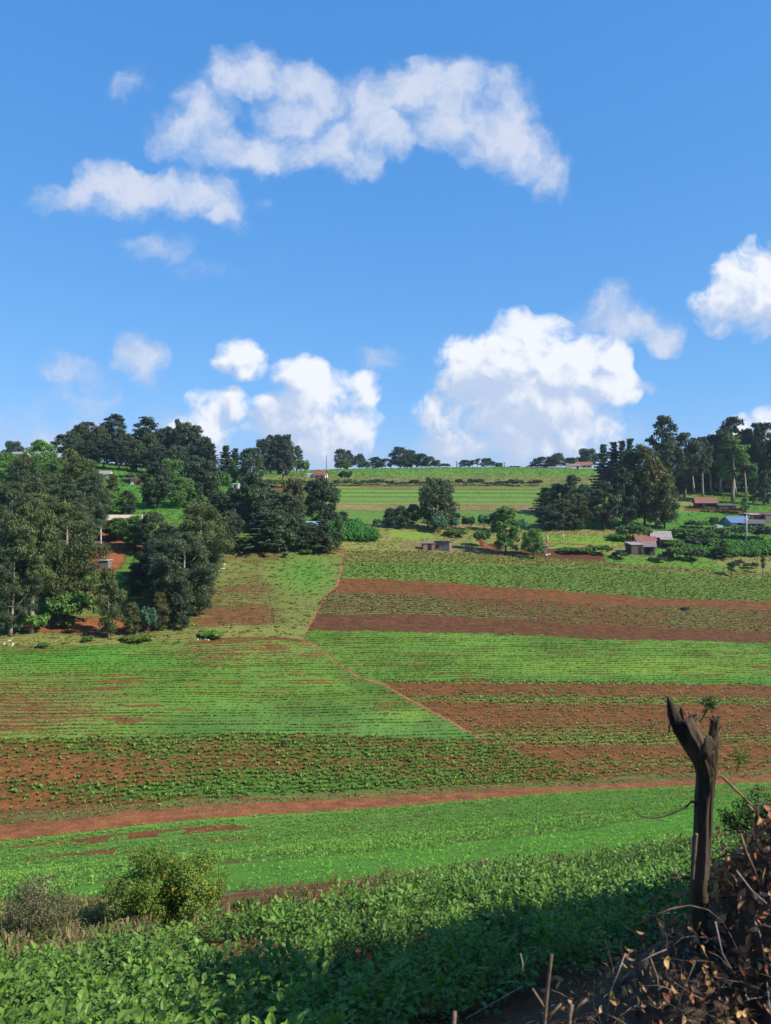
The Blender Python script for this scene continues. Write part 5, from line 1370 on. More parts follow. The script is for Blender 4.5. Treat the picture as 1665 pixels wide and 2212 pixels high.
# chimney pipe, gate pillars, poles, posts, stones
def pole(x, base, top, wpx, matx, label, cat, name, arm=0, d=None, wires=False):
    d = d or depth_at(x, base); X = (x - CX) / F * d; z = float(ground_z(X, d)[0]); H = (HY - top) / F * d - z; r = wpx / 2 / F * d
    e = empty(name, (X, d, z)); tag(e, label, cat)
    m = MB(); m.tube([(0, 0, -.3), (0, 0, H * .5), (0, 0, H)], [r * 1.15, r, r * .8], 8); m.build('pole', matx, e, True)
    if arm:
        m = MB(); m.box((0, 0, H - .35), (arm, .09, .1)); m.build('crossarm', matx, e)
        for s in (-.42, .42):
            m = MB(); m.tube([(s * arm, 0, H - .3), (s * arm, 0, H - .12)], [.05, .04], 6); m.build('insulator', W_WHITE, e)
    return e
M_POLE = plain_mat('weathered_pole', (.42, .40, .37), nscale=4); M_DPOLE = plain_mat('dark_pole', (.10, .08, .07), nscale=4)
pole(1612, 1169, 1112, 3.4, M_POLE, 'white utility pole below the blue roofed house', 'pole', 'utility_pole', 1.3)
pole(1610, 1100, 1050, 2.4, M_DPOLE, 'dark utility pole standing before the right wood', 'pole', 'utility_pole', 1.2)
pole(986, 1012, 996, 1.8, M_DPOLE, 'small dark pole on the skyline, first right of the long tree group', 'pole', 'utility_pole', 1.2, d=298)
pole(1089, 1012, 998, 1.6, M_DPOLE, 'small dark pole on the skyline between two low trees', 'pole', 'utility_pole', 1.0, d=298)
pole(1146, 1012, 997, 1.6, M_DPOLE, 'thin pole on the skyline nearest to the ridge hedge', 'pole', 'utility_pole', 1.0, d=298)
pole(705, 1012, 982, 1.4, M_DPOLE, 'thin mast on the skyline right of the farmhouse', 'pole', 'mast', 0, d=224)
pole(218, 'x', 1136, 2.8, M_POLE, 'short white pipe standing behind the small grey hut', 'pipe', 'vent_pipe', 0, d=93.2)
pole(1182, 1172, 1156, 4.2, plain_mat('pink_pillar', (.45, .30, .24)), 'short pinkish gate pillar on the far meadow', 'pillar', 'gate_pillar')
pole(1216, 1165, 1153, 2.6, M_POLE, 'pale fence post right of the pinkish pillar', 'post', 'fence_post')
pole(1350, 1182, 1165, 1.8, M_DPOLE, 'thin dark fence post above the low hedge', 'post', 'fence_post')
pole(1030, 1160, 1146, 2.0, M_DPOLE, 'short dark post beside the dome shaped bush', 'post', 'fence_post')
# telegraph style bare tree pole in left group, white stones, rubble
M_STONE = plain_mat('pale_stone', (.55, .52, .47), nscale=6)
def rock_mesh(seed, rough=.25):
    rng = np.random.default_rng(seed); import bmesh
    bm = bmesh.new(); bmesh.ops.create_icosphere(bm, subdivisions=2, radius=1)
    for v in bm.verts:
        k = 1 + rough * (vnoise(np.array([v.co.x * 1.7 + seed]), np.array([v.co.y * 1.7 + v.co.z * 2.3]), seed)[0] - .5) * 2
        v.co *= k; v.co.z *= .62
    me = bpy.data.meshes.new('stone'); bm.to_mesh(me); bm.free(); me.materials.append(M_STONE); return me
ROCKS = [rock_mesh(s) for s in range(4)]
def rock(x, y, wpx, label, group, i, matx=None, name='stone', cat='stone'):
    X, d, z = spot(x, y); r = wpx / 2 / F * d
    o = add_mesh(name, ROCKS[i % 4]); o.location = (X, d, z + r * .2); o.scale = (r, r, r * .9); o.rotation_euler = (0, 0, i * 1.3); tag(o, label, cat, group)
    if matx:
        o.data = ROCKS[i % 4].copy(); o.data.materials[0] = matx
    return o
rq = random.Random(3)
for i in range(16):
    t = i / 15; rock(456 + 30 * t + rq.uniform(-7, 7), 1258 - 38 * t + rq.uniform(-4, 4), rq.uniform(3, 6), 'white stone of the pale rubble strip beside the right flank of the cluster', 'white stones beside the brown meadow', i)
for i in range(9):
    rock(rq.uniform(0, 30), 1383 + rq.uniform(0, 12), rq.uniform(3, 6), 'white stone of the heap at the left border of the field edge', 'white stones at the left border', i)
for i in range(6):
    rock(438 + rq.uniform(-12, 12), 1383 + rq.uniform(-3, 3), rq.uniform(3, 6), 'grey stone of the small heap on the field edge below the cluster', 'grey stones on the field edge', i)
for i in range(5):
    rock(1180 + rq.uniform(-8, 8), 1199 + rq.uniform(-2, 2), rq.uniform(3, 6), 'pale stone of the pile at the left end of the ploughed plot', 'pale stones by the ploughed plot', i)
rock(906, 1190, 8, 'dark heap left of the reddish shed', None, 1, W_PLANK, 'firewood_heap', 'heap')
# ------------------------------------------------------------------ near things
def at(x, y, d): return Vector(((x - CX) / F * d, d, (HY - y) / F * d))
# --- cut tree trunk standing in the hedge (post with two lopped forks)
PD = 2.7
M_POST = plain_mat('weathered_post_bark', (.064, .047, .032), nscale=9, stretch=(2.5, 2.5, .35), var=(.35, 1.7), bump=1.0, bdist=.012, second=(.022, .017, .013))
M_CUT = plain_mat('splintered_wood', (.16, .06, .035), nscale=30, stretch=(3, 3, .3), var=(.4, 1.6), bump=1, bdist=.01)
M_TWIG = plain_mat('dead_twig', (.17, .115, .075), nscale=20, var=(.5, 1.5)); M_TWIGG = plain_mat('grey_twig', (.22, .18, .15), nscale=20, var=(.5, 1.5))
M_TWIGD = plain_mat('dark_twig', (.07, .05, .038), nscale=20)
px2 = PD / F
b0 = at(1502, 2540, PD); gz0 = float(ground_z(b0.x, PD)[0])
pe = empty('lopped_trunk', (b0.x, PD, gz0)); tag(pe, 'dark lopped tree trunk with two broken forks standing in the brush heap', 'tree trunk')
def rel(x, y, d=PD): return at(x, y, d) - Vector((b0.x, PD, gz0))
def path_tube(name, pts, matx, parent, seg=14, smooth=True, rough=.06, seed=1, sub=9, jag=None):
    """pts: (x, y, width px[, depth]); smooth interpolation"""
    P = [rel(p[0], p[1], p[3] if len(p) > 3 else PD) for p in pts]; Rr = [p[2] / 2 * px2 for p in pts]
    PP_, RR = [], []
    for i in range(len(P) - 1):
        p0 = P[max(i - 1, 0)]; p1 = P[i]; p2 = P[i + 1]; p3 = P[min(i + 2, len(P) - 1)]
        for k in range(sub):
            t = k / sub
            PP_.append(.5 * ((2 * p1) + (-p0 + p2) * t + (2 * p0 - 5 * p1 + 4 * p2 - p3) * t * t + (-p0 + 3 * p1 - 3 * p2 + p3) * t ** 3)); RR.append(Rr[i] * (1 - t) + Rr[i + 1] * t)
    PP_.append(P[-1]); RR.append(Rr[-1])
    rng = random.Random(seed); m = MB()
    if matx is M_POST: m.bark(PP_, [r * .84 for r in RR], seg * 2, .26, seed); seg *= 2
    else: m.tube(PP_, RR, seg, rough=rough, rng=rng)
    if jag:
        n = len(m.v)
        for k in range(seg):
            v = m.v[n - seg + k]; dirv = (PP_[-1] - PP_[-2]).normalized(); h = jag * (rng.random() ** 1.5)
            m.v[n - seg + k] = tuple(Vector(v) + dirv * h)
    return m.build(name, matx, parent, smooth)
path_tube('stem', [(1502, 2560, 44), (1504, 2300, 42), (1506, 2100, 40), (1509, 1960, 40), (1512, 1880, 41), (1517, 1800, 42), (1520, 1730, 42), (1523, 1680, 44), (1522, 1650, 52), (1516, 1622, 62)], M_POST, pe, 18, seed=2)
path_tube('fork', [(1526, 1672, 42), (1511, 1630, 58), (1494, 1598, 62), (1480, 1574, 62), (1472, 1556, 56)], M_POST, pe, 18, seed=3, jag=.02)
path_tube('fork', [(1519, 1668, 34), (1531, 1640, 40), (1538, 1612, 30), (1540, 1590, 23), (1543, 1570, 21), (1545, 1556, 20)], M_POST, pe, 14, seed=4, jag=.02, rough=.08)
path_tube('bark_knob', [(1512, 1640, 18, 2.67), (1523, 1622, 34, 2.665), (1530, 1604, 30, 2.67), (1532, 1590, 10, 2.68)], M_POST, pe, 12, seed=5)
path_tube('splinter', [(1468, 1572, 36), (1456, 1545, 32), (1449, 1526, 20), (1442, 1507, 4)], M_POST, pe, 9, seed=6, jag=.008)
path_tube('splinter', [(1482, 1572, 30), (1476, 1548, 24), (1473, 1534, 12), (1471, 1526, 3)], M_CUT, pe, 8, seed=7, smooth=False)
path_tube('splinter', [(1494, 1578, 26), (1496, 1558, 20), (1502, 1544, 6)], M_POST, pe, 8, seed=8, jag=.006)
path_tube('splinter', [(1486, 1570, 16), (1488, 1548, 10), (1487, 1538, 3)], M_CUT, pe, 7, seed=18, smooth=False)
path_tube('splinter', [(1541, 1578, 18), (1537, 1556, 8), (1535, 1548, 3)], M_CUT, pe, 7, seed=9, smooth=False)
path_tube('splinter', [(1549, 1590, 8), (1556, 1572, 4), (1559, 1564, 2)], M_TWIG, pe, 5, seed=10)
path_tube('bark_strip', [(1452, 1548, 5), (1446, 1566, 4), (1445, 1584, 3)], M_CUT, pe, 5, seed=11)
path_tube('bark_strip', [(1504, 1800, 7, 2.665), (1500, 1850, 6, 2.66), (1496, 1900, 4, 2.665)], M_TWIG, pe, 6, seed=12)
path_tube('bark_ridge', [(1540, 1660, 8, 2.685), (1537, 1720, 9, 2.68), (1533, 1800, 8, 2.68), (1530, 1860, 6, 2.685)], M_POST, pe, 8, seed=13)
path_tube('side_twig', [(1503, 1738, 6), (1495, 1731, 5), (1480, 1743, 4), (1448, 1758, 4), (1418, 1766, 3.5), (1390, 1765, 3), (1374, 1754, 2.5), (1366, 1745, 2)], M_TWIGD, pe, 6, seed=14)
path_tube('side_twig', [(1544, 1680, 7), (1556, 1676, 6), (1575, 1692, 6), (1600, 1716, 5), (1624, 1740, 5)], M_TWIG, pe, 6, seed=15)
path_tube('side_twig', [(1490, 1896, 5), (1468, 1890, 3.5), (1446, 1880, 2)], M_TWIGD, pe, 5, seed=16)
path_tube('side_twig', [(1488, 1898, 4), (1450, 1896, 3), (1410, 1897, 2)], M_TWIGD, pe, 5, seed=17)
def sprig(pts, cx, cy, r, n, colr, seed, parent):
    rng = np.random.default_rng(seed)
    st = path_tube('sprig_stem', pts, M_TWIGD, parent, 5, seed=seed)
    c0 = np.array(rel(cx, cy)); L = r * px2 * (.7 + .6 * rng.random(n))
    d = unit(rng.normal(size=(n, 3)) + np.array([0, 0, .5])); nr = unit(rng.normal(size=(n, 3)))
    V, Fq = leaf_quads(rng, c0 + d * L[:, None] * .5, nr, d, L, .004)
    me = mesh_np('sprig_leaves', V, Fq, M_TUFT, {'tcol': ('FACE', 'FLOAT_COLOR', np.tile(colr, (n, 1)) * (.6 + .8 * rng.random((n, 1))))})
    add_mesh('sprig_leaves', me, st)
sprig([(1512, 1560, 4), (1520, 1545, 3), (1530, 1530, 3)], 1531, 1526, 26, 90, C(.05, .10, .03), 31, pe)
sprig([(1590, 1668, 3), (1596, 1650, 3), (1599, 1642, 2.5)], 1599, 1636, 26, 50, C(.11, .17, .03), 32, pe)
sprig([(1514, 1772, 4), (1516, 1765, 3), (1517, 1760, 3)], 1517, 1762, 14, 50, C(.16, .17, .03), 33, pe)

# --- brush heap with dry leaves at the lower right
CR = np.array([(900, 2330), (1100, 2210), (1266, 2150), (1333, 2100), (1377, 2070), (1435, 2035), (1485, 2010), (1542, 1985), (1559, 1955), (1580, 1905), (1605, 1850), (1640, 1822), (1700, 1790), (1800, 1740), (2000, 1700), (2400, 1800), (2800, 2300)], float)
HD = 2.75
def heap_z(X, Y):
    g = ground_z(X, Y, False)
    u = CX + F * X / HD
    yc = np.interp(u, CR[:, 0], CR[:, 1])
    zc = (HY - yc) / F * HD
    gc = ground_z(X, np.full_like(X, HD), False)
    hgt = np.maximum(zc - gc, 0)
    prof = np.exp(-np.abs((Y - HD - .05) / .62) ** 2.4)
    n = (fbm(X * 4, Y * 4, 61, 4) - .5)
    edge = np.clip((u - 900) / 250, 0, 1) * np.clip((2800 - u) / 300, 0, 1)
    return g - .06 + hgt * prof * edge * (1 + .10 * n) + n * .10 * (hgt > .05) * prof
xs = np.linspace(.05, 3.4, 170); ys = np.linspace(1.3, 4.1, 130)
HX, HYY = np.meshgrid(xs, ys); hx_, hy_ = HX.ravel(), HYY.ravel(); hz_ = heap_z(hx_, hy_)
nx = len(xs); q = np.arange(len(hx_)).reshape(len(ys), nx)
quads = np.stack([q[:-1, :-1], q[:-1, 1:], q[1:, 1:], q[1:, :-1]], -1).reshape(-1, 4)
M_LITTER = plain_mat('dark_litter', (.065, .040, .025), nscale=14, var=(.3, 2.0), bump=1, bdist=.03, second=(.085, .045, .027))
hp = empty('brush_heap', (1.5, HD, float(ground_z(1.5, HD)[0]))); tag(hp, 'heap of dead branches and dry brown leaves around the lopped trunk', 'brush heap')
OFF = np.array(hp.location)
add_mesh('litter', mesh_np('litter', np.stack([hx_, hy_, hz_], 1) - OFF, quads, M_LITTER, smooth=True), hp)
def heap_points(n, seed, umin, umax, ymin=1.45, ymax=2.95, bias=None):
    rng = np.random.default_rng(seed); Xs = []; 
    X = rng.uniform(.15, 3.3, n * 8); Y = rng.uniform(ymin, ymax, n * 8)
    u = CX + F * X / Y; Z = heap_z(X, Y); v = HY - F * Z / Y
    m = (u > umin) & (u < umax) & (v < 2600); 
    h = Z - ground_z(X, Y, False); m &= h > -.05
    if bias is not None: m &= rng.random(len(X)) < bias(u, v)
    X, Y, Z = X[m][:n], Y[m][:n], Z[m][:n]
    return np.stack([X, Y, Z], 1), rng
# dry curled leaves
def dry_leaves(P, rng, Lr, cols, lift, name, parent, off):
    n = len(P); k = 4
    L = rng.uniform(*Lr, n); W_ = L * rng.uniform(.32, .50, n)
    lg = unit(rng.normal(size=(n, 3)) * .8 + np.array([0, -.2, -.7])); nn = unit(rng.normal(size=(n, 3)) + np.array([.3, -.8, .5]))
    sd = unit(np.cross(nn, lg)); nn = np.cross(lg, sd)
    curl = rng.uniform(-.5, .9, n)[:, None]; cup = rng.uniform(.1, .8, n)[:, None]
    P = P + unit(rng.normal(size=(n, 3)) + np.array([0, -.5, .8])) * (rng.random((n, 1)) * lift)
    ts = np.array([0, .25, .5, .75, 1.0]); ws = np.array([.12, .8, 1.0, .75, .05])
    rows = []
    for t, w in zip(ts, ws):
        c = P + lg * (L[:, None] * t) + nn * L[:, None] * curl * (t - .5) ** 2 * 1.6
        for s in (-1, 0, 1):
            rows.append(c + sd * (s * w * W_ / 2)[:, None] + nn * (W_[:, None] * cup * .5 * abs(s) * w))
    V = np.stack(rows, 1)  # n,15,3
    f = []
    for r in range(4):
        for s in range(2):
            a = r * 3 + s; f.append((a, a + 1, a + 4, a + 3))
    f = np.array(f); Fq = (np.arange(n)[:, None, None] * 15 + f[None]).reshape(-1, 4)
    cc = np.array(cols)[rng.integers(0, len(cols), n)] * rng.uniform(.55, 1.35, (n, 1))
    me = mesh_np(name, V.reshape(-1, 3) - off, Fq, M_DLEAF, {'tcol': ('FACE', 'FLOAT_COLOR', np.repeat(cc, 8, 0))}, smooth=True)
    return add_mesh(name, me, parent)
M_DLEAF = tint_mat('dead_leaves', .28, .6)
RB = [(.44, .17, .09), (.52, .24, .13), (.34, .12, .07), (.55, .34, .19)]; YB = [(.50, .30, .13), (.42, .24, .11), (.34, .19, .10), (.22, .11, .07), (.34, .12, .08)]
P1, rng = heap_points(7000, 51, 1540, 3200, 2.0, 3.2, lambda u, v: np.clip((2160 - v) / 240, 0, 1) * .85 + .15)
o = dry_leaves(P1, rng, (.026, .056), RB, .10, 'reddish_leaves', hp, OFF); tag(o, 'reddish brown dry leaves covering the top of the heap', kind='stuff')
P2, rng = heap_points(4200, 52, 1200, 3000, 1.5, 3.1, lambda u, v: .25 + .6 * (fbm(u / 60, v / 60, 8, 2) > .5) * np.clip((u - 1200) / 300, .1, 1))
o = dry_leaves(P2, rng, (.020, .046), YB, .16, 'yellow_leaves', hp, OFF); tag(o, 'yellow brown curled leaves scattered over the dark heap', kind='stuff')
P3, rng = heap_points(5200, 53, 1480, 3200, 1.5, 3.4)
o = dry_leaves(P3, rng, (.012, .030), [(.24, .16, .11), (.17, .10, .07), (.30, .22, .15), (.10, .06, .045)], .08, 'leaf_crumbs', hp, OFF); tag(o, 'small crumbled dry leaves and needles on the heap', kind='stuff')
def twig_pts(rng, p, L, droop=.3, k=5, dirv=None):
    d = Vector(dirv if dirv is not None else (rng.uniform(-1, 1), rng.uniform(-.5, .3), rng.uniform(-.3, .9))).normalized(); pts = [Vector(p)]
    for i in range(k):
        d = (d + Vector((rng.uniform(-.3, .3), rng.uniform(-.3, .3), rng.uniform(-.35, .25) - droop * .15))).normalized(); pts.append(pts[-1] + d * L / k)
    return pts
rg = random.Random(8)
Pt, _ = heap_points(700, 54, 1150, 1800, 1.5, 3.1)
m = MB()
for p in Pt:
    L = rg.uniform(.04, .30) ** 1.0 * rg.choice((.5, .5, 1)); pts = twig_pts(rg, Vector(p) - Vector(OFF) + Vector((0, 0, rg.uniform(0, .07))), L, .4)
    r = rg.uniform(.0007, .0020); m.tube(pts, [r * (1 - .12 * i) for i in range(len(pts))], 4, mi=rg.choice((0, 0, 1, 2)))
o = m.build('twigs', [M_TWIG, M_TWIGG, M_TWIGD], hp, True); tag(o, 'thin dead twigs sticking out of the heap', kind='stuff')
BR = [ # main visible dead branches: picture points, width
 [(1380, 1995), (1420, 1975), (1450, 1962), (1490, 1955), (1530, 1965), (1560, 1990), (1578, 2020), (1592, 2050)],
 [(1340, 2120), (1380, 2080), (1410, 2062), (1440, 2050)],
 [(1405, 2070), (1420, 2110), (1424, 2150), (1418, 2180)],
 [(1630, 1990), (1642, 2020), (1650, 2060), (1656, 2100)],
 [(1620, 2000), (1650, 1998), (1690, 2010)],
 [(1590, 1880), (1625, 1925), (1665, 1960), (1710, 1990)],
 [(1300, 2185), (1340, 2205), (1380, 2230)],
 [(1310, 2190), (1318, 2140), (1335, 2100), (1350, 2060)],
 [(1600, 1800), (1612, 1840), (1630, 1880), (1642, 1920)],
 [(1545, 1990), (1560, 2060), (1590, 2110)],
 [(1450, 2220), (1470, 2150), (1500, 2080)],
 [(1656, 2120), (1662, 2170), (1668, 2230)],
]
for i, br in enumerate(BR):
    dd = 2.35 + .25 * ((2211 - br[0][1]) / 400)
    zz = [at(x, y, dd - .05 * math.sin(k)) for k, (x, y) in enumerate(br)]
    m = MB(); w = rg.uniform(.0018, .0040); m.tube([p - Vector(OFF) for p in zz], [w * (1 - .1 * k) for k in range(len(zz))], 7, rough=.12, rng=rg)
    m.build('branch', [M_TWIG, M_TWIGG][i % 2], hp, True)
# dead stalks in front
def stalk(pts, w, d, label, matx=M_TWIG, forks=()):
    z0 = at(pts[0][0], pts[0][1], d); e = empty('dry_stalk', tuple(z0)); tag(e, label, 'stalk')
    m = MB(); m.tube([at(x, y, d) - z0 for x, y in pts], [w * (1 - .08 * k) for k in range(len(pts))], 8, rough=.15, rng=rg); m.build('stem', matx, e, True)
    for fk in forks:
        m = MB(); m.tube([at(x, y, d) - z0 for x, y in fk], [w * .7 * (1 - .15 * k) for k in range(len(fk))], 6, rough=.15, rng=rg); m.build('side_branch', matx, e, True)
stalk([(1172, 2330), (1176, 2211), (1180, 2160), (1186, 2100), (1191, 2062)], .006, 2.1, 'tall pale dead stalk in front of the dark soil at the bottom', M_TWIG, [[(1180, 2180), (1166, 2160), (1150, 2135)], [(1178, 2200), (1195, 2185), (1212, 2168)]])
stalk([(976, 2330), (978, 2240), (982, 2185)], .0065, 2.1, 'short thick dead stalk at the bottom edge left of the tall one', M_TWIG)
stalk([(1222, 2330), (1228, 2211), (1234, 2170)], .007, 2.1, 'stubby cut stem right of the tall pale stalk', M_TWIG, [[(1232, 2200), (1250, 2170), (1268, 2158)]])
stalk([(1006, 2200), (1128, 2130), (1129, 2080), (1124, 2060)], .003, 3.0, 'thin whitish bent stalk on the shaded soil', M_TWIGG)
stalk([(1196, 1990), (1215, 2015), (1233, 2040), (1243, 2062)], .0025, 3.6, 'thin curved brown stem leaning over the shaded potatoes', M_TWIG)
# dead plant material on the shaded soil
m = MB(); rng2 = np.random.default_rng(77)
for i in range(420):
    x = rng2.uniform(880, 1480); y = np.interp(x, [870, 1000, 1250, 1500], [2230, 2170, 2090, 2010]) + rng2.exponential(28)
    X, d, z = spot(x, min(y, 2205)); pts = twig_pts(rg, Vector((X, d, z + .015)), rg.uniform(.05, .20), .15, dirv=(rg.uniform(-1, 1), rg.uniform(-.5, .5), rg.uniform(-.1, .35)))
    m.tube(pts, [rg.uniform(.0008, .0028)] * len(pts), 4, mi=rg.choice((0, 2, 2, 2)))
o = m.build('dead_haulm', [M_TWIG, M_TWIGG, M_TWIGD], None, True); tag(o, 'grey dead plant stems lying on the dark shaded soil', 'dead stems', kind='stuff')

# --- bushes on the bank
def near_bush(name, x, base, top, w, label, leaves, L, Wd, colr, seed, flowers=0, stemc=M_TWIG, clumps=None, open_=.6, extra=None):
    d = depth_at(x, base); X = (x - CX) / F * d; z = float(ground_z(X, d)[0]); s = d / F
    H = (HY - top) / F * d - z; R = w / 2 * s
    e = empty(name, (X, d, z)); tag(e, label, 'bush')
    rng = np.random.default_rng(seed); cen = []; rad = []
    for (cx, cy, r) in clumps:
        for k in range(7):
            dv = unit(rng.normal(size=(1, 3)))[0]
            cen.append(np.array([(cx - x) * s, rng.uniform(-.5, .5) * R * .9, (base - cy) * s]) + dv * r * s * .6); rad.append(r * s * rng.uniform(.45, .7))
    cen = np.array(cen); cen[:, 2] = np.maximum(cen[:, 2], .04)
    V, Fq, tint, w_ = clump_leaves(rng, cen, np.array(rad), leaves, L, Wd, .25, .7)
    V[:, 2] = np.maximum(V[:, 2], 0.0)
    col = np.tile(colr, (len(Fq), 1)) * (.45 + 1.1 * tint[:, None])
    if extra is not None:
        mk = rng.random(len(Fq)) < .35; col[mk] = extra * (.5 + rng.random((mk.sum(), 1)))
    add_mesh('foliage', mesh_np(name + '_foliage', V, Fq, M_TUFT, {'tcol': ('FACE', 'FLOAT_COLOR', col)}), e)
    m = MB()
    for c in cen[::2]:
        m.tube([(c[0] * .12, c[1] * .12, -.05), (c[0] * .5 + .03, c[1] * .5, c[2] * .42), tuple(c), tuple(c * 1.06)], [.02, .012, .007, .003], 5)
    m.build('stems', stemc, e, True)
    if flowers:
        fl = flowers
        for (fx, fy) in fl:
            n = 14; c0 = np.array([(fx - x) * s, -R * .45 - rng.uniform(0, .1), (base - fy) * s])
            # sit the bloom on the nearest foliage clump
            k = np.argmin(np.hypot(cen[:, 0] - c0[0], cen[:, 2] - c0[2])); c0[1] = cen[k, 1] - rad[k] * .9
            dv = unit(rng.normal(size=(n, 3)) + np.array([0, -.6, .4])); Vf, Ff = leaf_quads(rng, c0 + dv * .022 * rng.random((n, 1)) ** .5, unit(rng.normal(size=(n, 3)) + np.array([0, -1, .5])), dv, .026, .014)
            add_mesh('flower', mesh_np('flower', Vf, Ff, M_TUFT, {'tcol': ('FACE', 'FLOAT_COLOR', np.tile(C(.75, .38, .02), (n, 1)) * (.7 + .5 * rng.random((n, 1))))}), e)
    return e
near_bush('flowering_bush', 355, 1998, 1842, 240, 'round green bush with orange yellow flowers on the bank', 22000, .040, .018, C(.150, .215, .040), 5,
          flowers=[(365, 1874), (350, 1892), (378, 1848), (410, 1866), (425, 1872), (432, 1893), (455, 1888), (474, 1897), (385, 1900), (240, 1898), (355, 1902), (465, 1906), (418, 1900), (440, 1878)],
          clumps=[(270, 1905, 34), (300, 1880, 38), (340, 1872, 38), (385, 1875, 38), (425, 1895, 36), (455, 1915, 30), (400, 1920, 42), (345, 1915, 40), (300, 1915, 30), (440, 1945, 36), (370, 1950, 36), (330, 1950, 24), (460, 1965, 24), (400, 1970, 34)])
near_bush('thorn_bush', 75, 2045, 1905, 170, 'greyish brown dry bush at the left border of the bank', 9000, .040, .012, C(.19, .17, .09), 6,
          clumps=[(20, 1960, 34), (60, 1945, 38), (95, 1935, 34), (130, 1960, 34), (40, 1995, 36), (85, 1990, 44), (130, 2000, 36), (20, 2010, 30), (70, 2020, 30), (120, 2025, 26)], extra=C(.06, .09, .03), stemc=M_TWIGG)
near_bush('scrub', 215, 2010, 1950, 110, 'low olive scrub between the dry bush and the flowering bush', 3200, .04, .012, C(.17, .16, .07), 7, clumps=[(185, 1985, 20), (215, 1975, 22), (250, 1985, 20), (275, 1975, 22)])
near_bush('scrub', 500, 1975, 1938, 60, 'small green shrub on the bank right of the flowering bush', 1300, .04, .016, C(.11, .16, .04), 8, clumps=[(525, 1955, 14), (545, 1952, 14), (505, 1962, 10)])
near_bush('dark_bush', 1625, 1826, 1722, 110, 'dark green bush behind the heap at the right border', 7000, .060, .028, C(.065, .10, .03), 9,
          clumps=[(1590, 1770, 26), (1620, 1750, 30), (1655, 1745, 34), (1690, 1760, 34), (1600, 1800, 26), (1640, 1795, 34), (1680, 1800, 36)])
# upright dead plant at the right border
e_ = at(1640, 1810, 2.9); de = empty('dead_shoot', tuple(e_)); tag(de, 'dark dead shoot with a pale tip rising above the heap at the right', 'shoot')
m = MB(); m.tube([Vector((0, 0, -.1)), Vector((-.005, 0, .03)), Vector((-.01, 0, .08)), Vector((-.006, 0, .13))], [.012, .011, .009, .004], 7, rough=.3, rng=rg); m.build('stem', M_TWIGD, de, True)
me = MB(); me.tube([Vector((.01, -.01, .05)), Vector((.014, -.012, .065))], [.009, .005], 6); me.build('tip', M_TWIGG, de, True)
# short stumps and clods on the bank
M_CLOD = plain_mat('red_clod', (.20, .085, .045), nscale=7, var=(.4, 1.5), bump=1, bdist=.03)
for i, (x, y, w, lb) in enumerate([(432, 1988, 26, 'tallest red earth lump below the flowering bush'), (405, 1992, 14, 'small red clod left of the tallest earth lump'), (465, 1985, 30, 'broad red clod right of the tallest earth lump'), (652, 1948, 30, 'red earth lump with a dark notch at the edge of the potatoes'),
                                   (790, 1928, 44, 'flat wide red clod at the middle of the bank'), (845, 1916, 30, 'red clod right of the flat wide one'), (655, 2010, 18, 'red clod among the potatoes below the bank'), (1130, 1872, 14, 'dark little clod on the bank far right'), (640, 2035, 16, 'dark clod in the gap of the potato rows'), (840, 2040, 16, 'red clod low in the potato rows'), (10, 2090, 22, 'pale clod at the left border of the bank')]):
    o = rock(x, y, w, lb, None, i, M_CLOD, 'earth_clod', 'clod'); o.scale = (o.scale[0], o.scale[0] * .8, o.scale[0] * (1.3 if i == 0 else .8))

for i in range(3): make_tree('shade%d' % i, 'round', 9, 3.9, 250 + i, 26000, .36, .24)
for i in range(2): make_tree('shadeb%d' % i, 'bush', 3.0, 2.6, 260 + i, 12000, .26, .19)
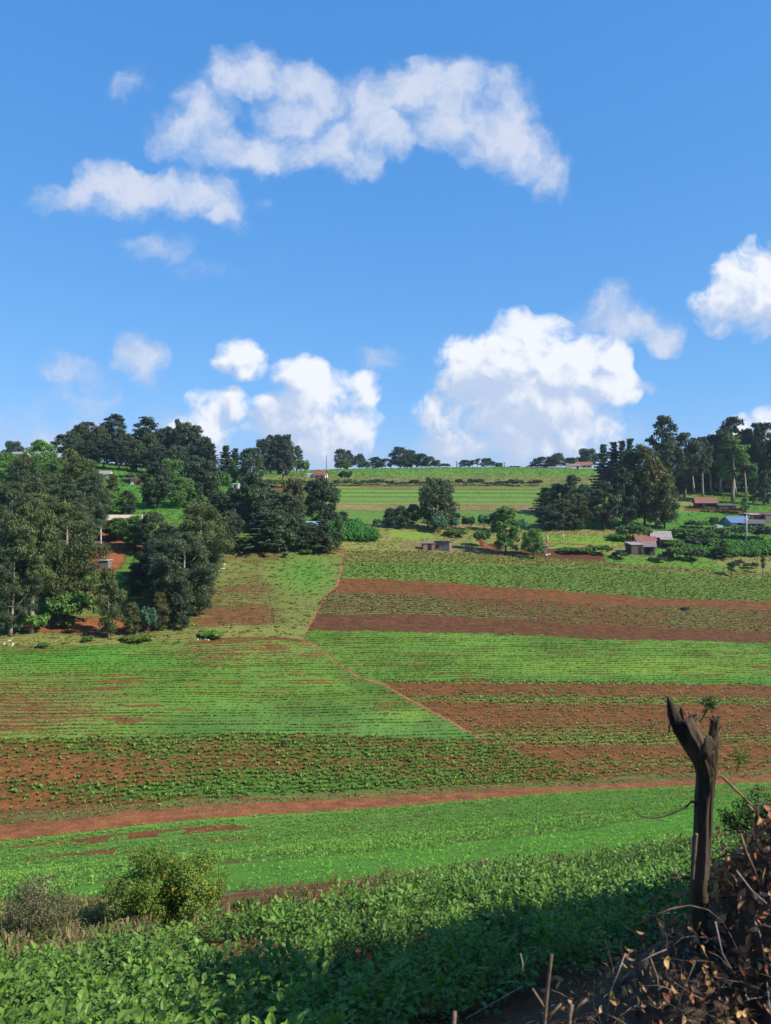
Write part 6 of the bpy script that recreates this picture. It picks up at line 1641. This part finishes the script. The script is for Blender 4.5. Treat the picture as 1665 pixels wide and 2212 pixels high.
# --- garden trees beside the camera, on the right, whose shade falls over the near corner; two more added behind to block skylight
for i, (X, Y, TOP, R, k, lb) in enumerate([(5.7, -.1, 1.5, 1.4, 'fround0', 'leafy garden tree beside the viewer whose shade falls on the brush heap'),
                                          (5.7, 2.05, 2.6, .75, 'fround1', 'slim leafy garden tree shading the near potatoes'),
                                          (5.7, 3.05, 2.1, 1.1, 'fround2', 'second leafy garden tree shading the near potatoes'),
                                          (5.75, 4.25, .95, 1.1, 'fround2', 'lower garden tree on the right of the potato slope'),
                                          (5.8, 5.6, -.35, 1.1, 'bush0', 'tall hedge shrub on the right of the potato slope'),
                                          (1.8, -2.6, 3.2, 2.2, 'fround1', 'unseen tree added behind the viewer to block sky light'),
                                          (-2.4, -2.8, 3.4, 2.3, 'fround2', 'unseen tree added behind the viewer on the left to block sky light'),
                                          (5.95, 7.2, -2.0, 1.1, 'bush1', 'middle hedge shrub on the right of the potato slope'),
                                          (6.1, 8.7, -3.5, .9, 'bush1', 'low hedge shrub farthest down on the right of the potato slope')]):
    H = TOP - float(ground_z(X, Y)[0])
    k = k.replace('fround', 'shade').replace('bush', 'shadeb'); kind, H0, R0, crown, trunk = PROTO[k]; z = float(ground_z(X, Y)[0])
    e = empty('unseen_shade_tree', (X, Y, z), i * 1.1); e.scale = (R / R0, R / R0, H / H0); tag(e, lb, 'tree')
    c = add_mesh('crown', crown, e); c.color = (1, 1, 1, 1); add_mesh('trunk', trunk, e)
# ------------------------------------------------------------------ the air
hm = bpy.data.materials.new('haze'); hm.use_nodes = True; hm.node_tree.nodes.clear()
hb = NB(hm.node_tree); ho = hb.n('ShaderNodeOutputMaterial'); hv = hb.n('ShaderNodeVolumePrincipled')
hv.inputs['Color'].default_value = (.72, .84, 1.0, 1); hv.inputs['Density'].default_value = 0.00017; hv.inputs['Anisotropy'].default_value = .3
hm.node_tree.links.new(hv.outputs[0], ho.inputs['Volume'])
zlo = float(gz.min()) - 1.0; zhi = 34.0; ylo, yhi = -62.0, float(YS.max()) + 20; xw = float(np.abs(gx).max()) + 10
m = MB(); m.box((0, (ylo + yhi) / 2, (zlo + zhi) / 2), (2 * xw, yhi - ylo, zhi - zlo)); o = m.build('haze', hm); tag(o, kind='stuff')
o['label'] = 'thin bluish haze in the air over the valley'; o['category'] = 'haze'
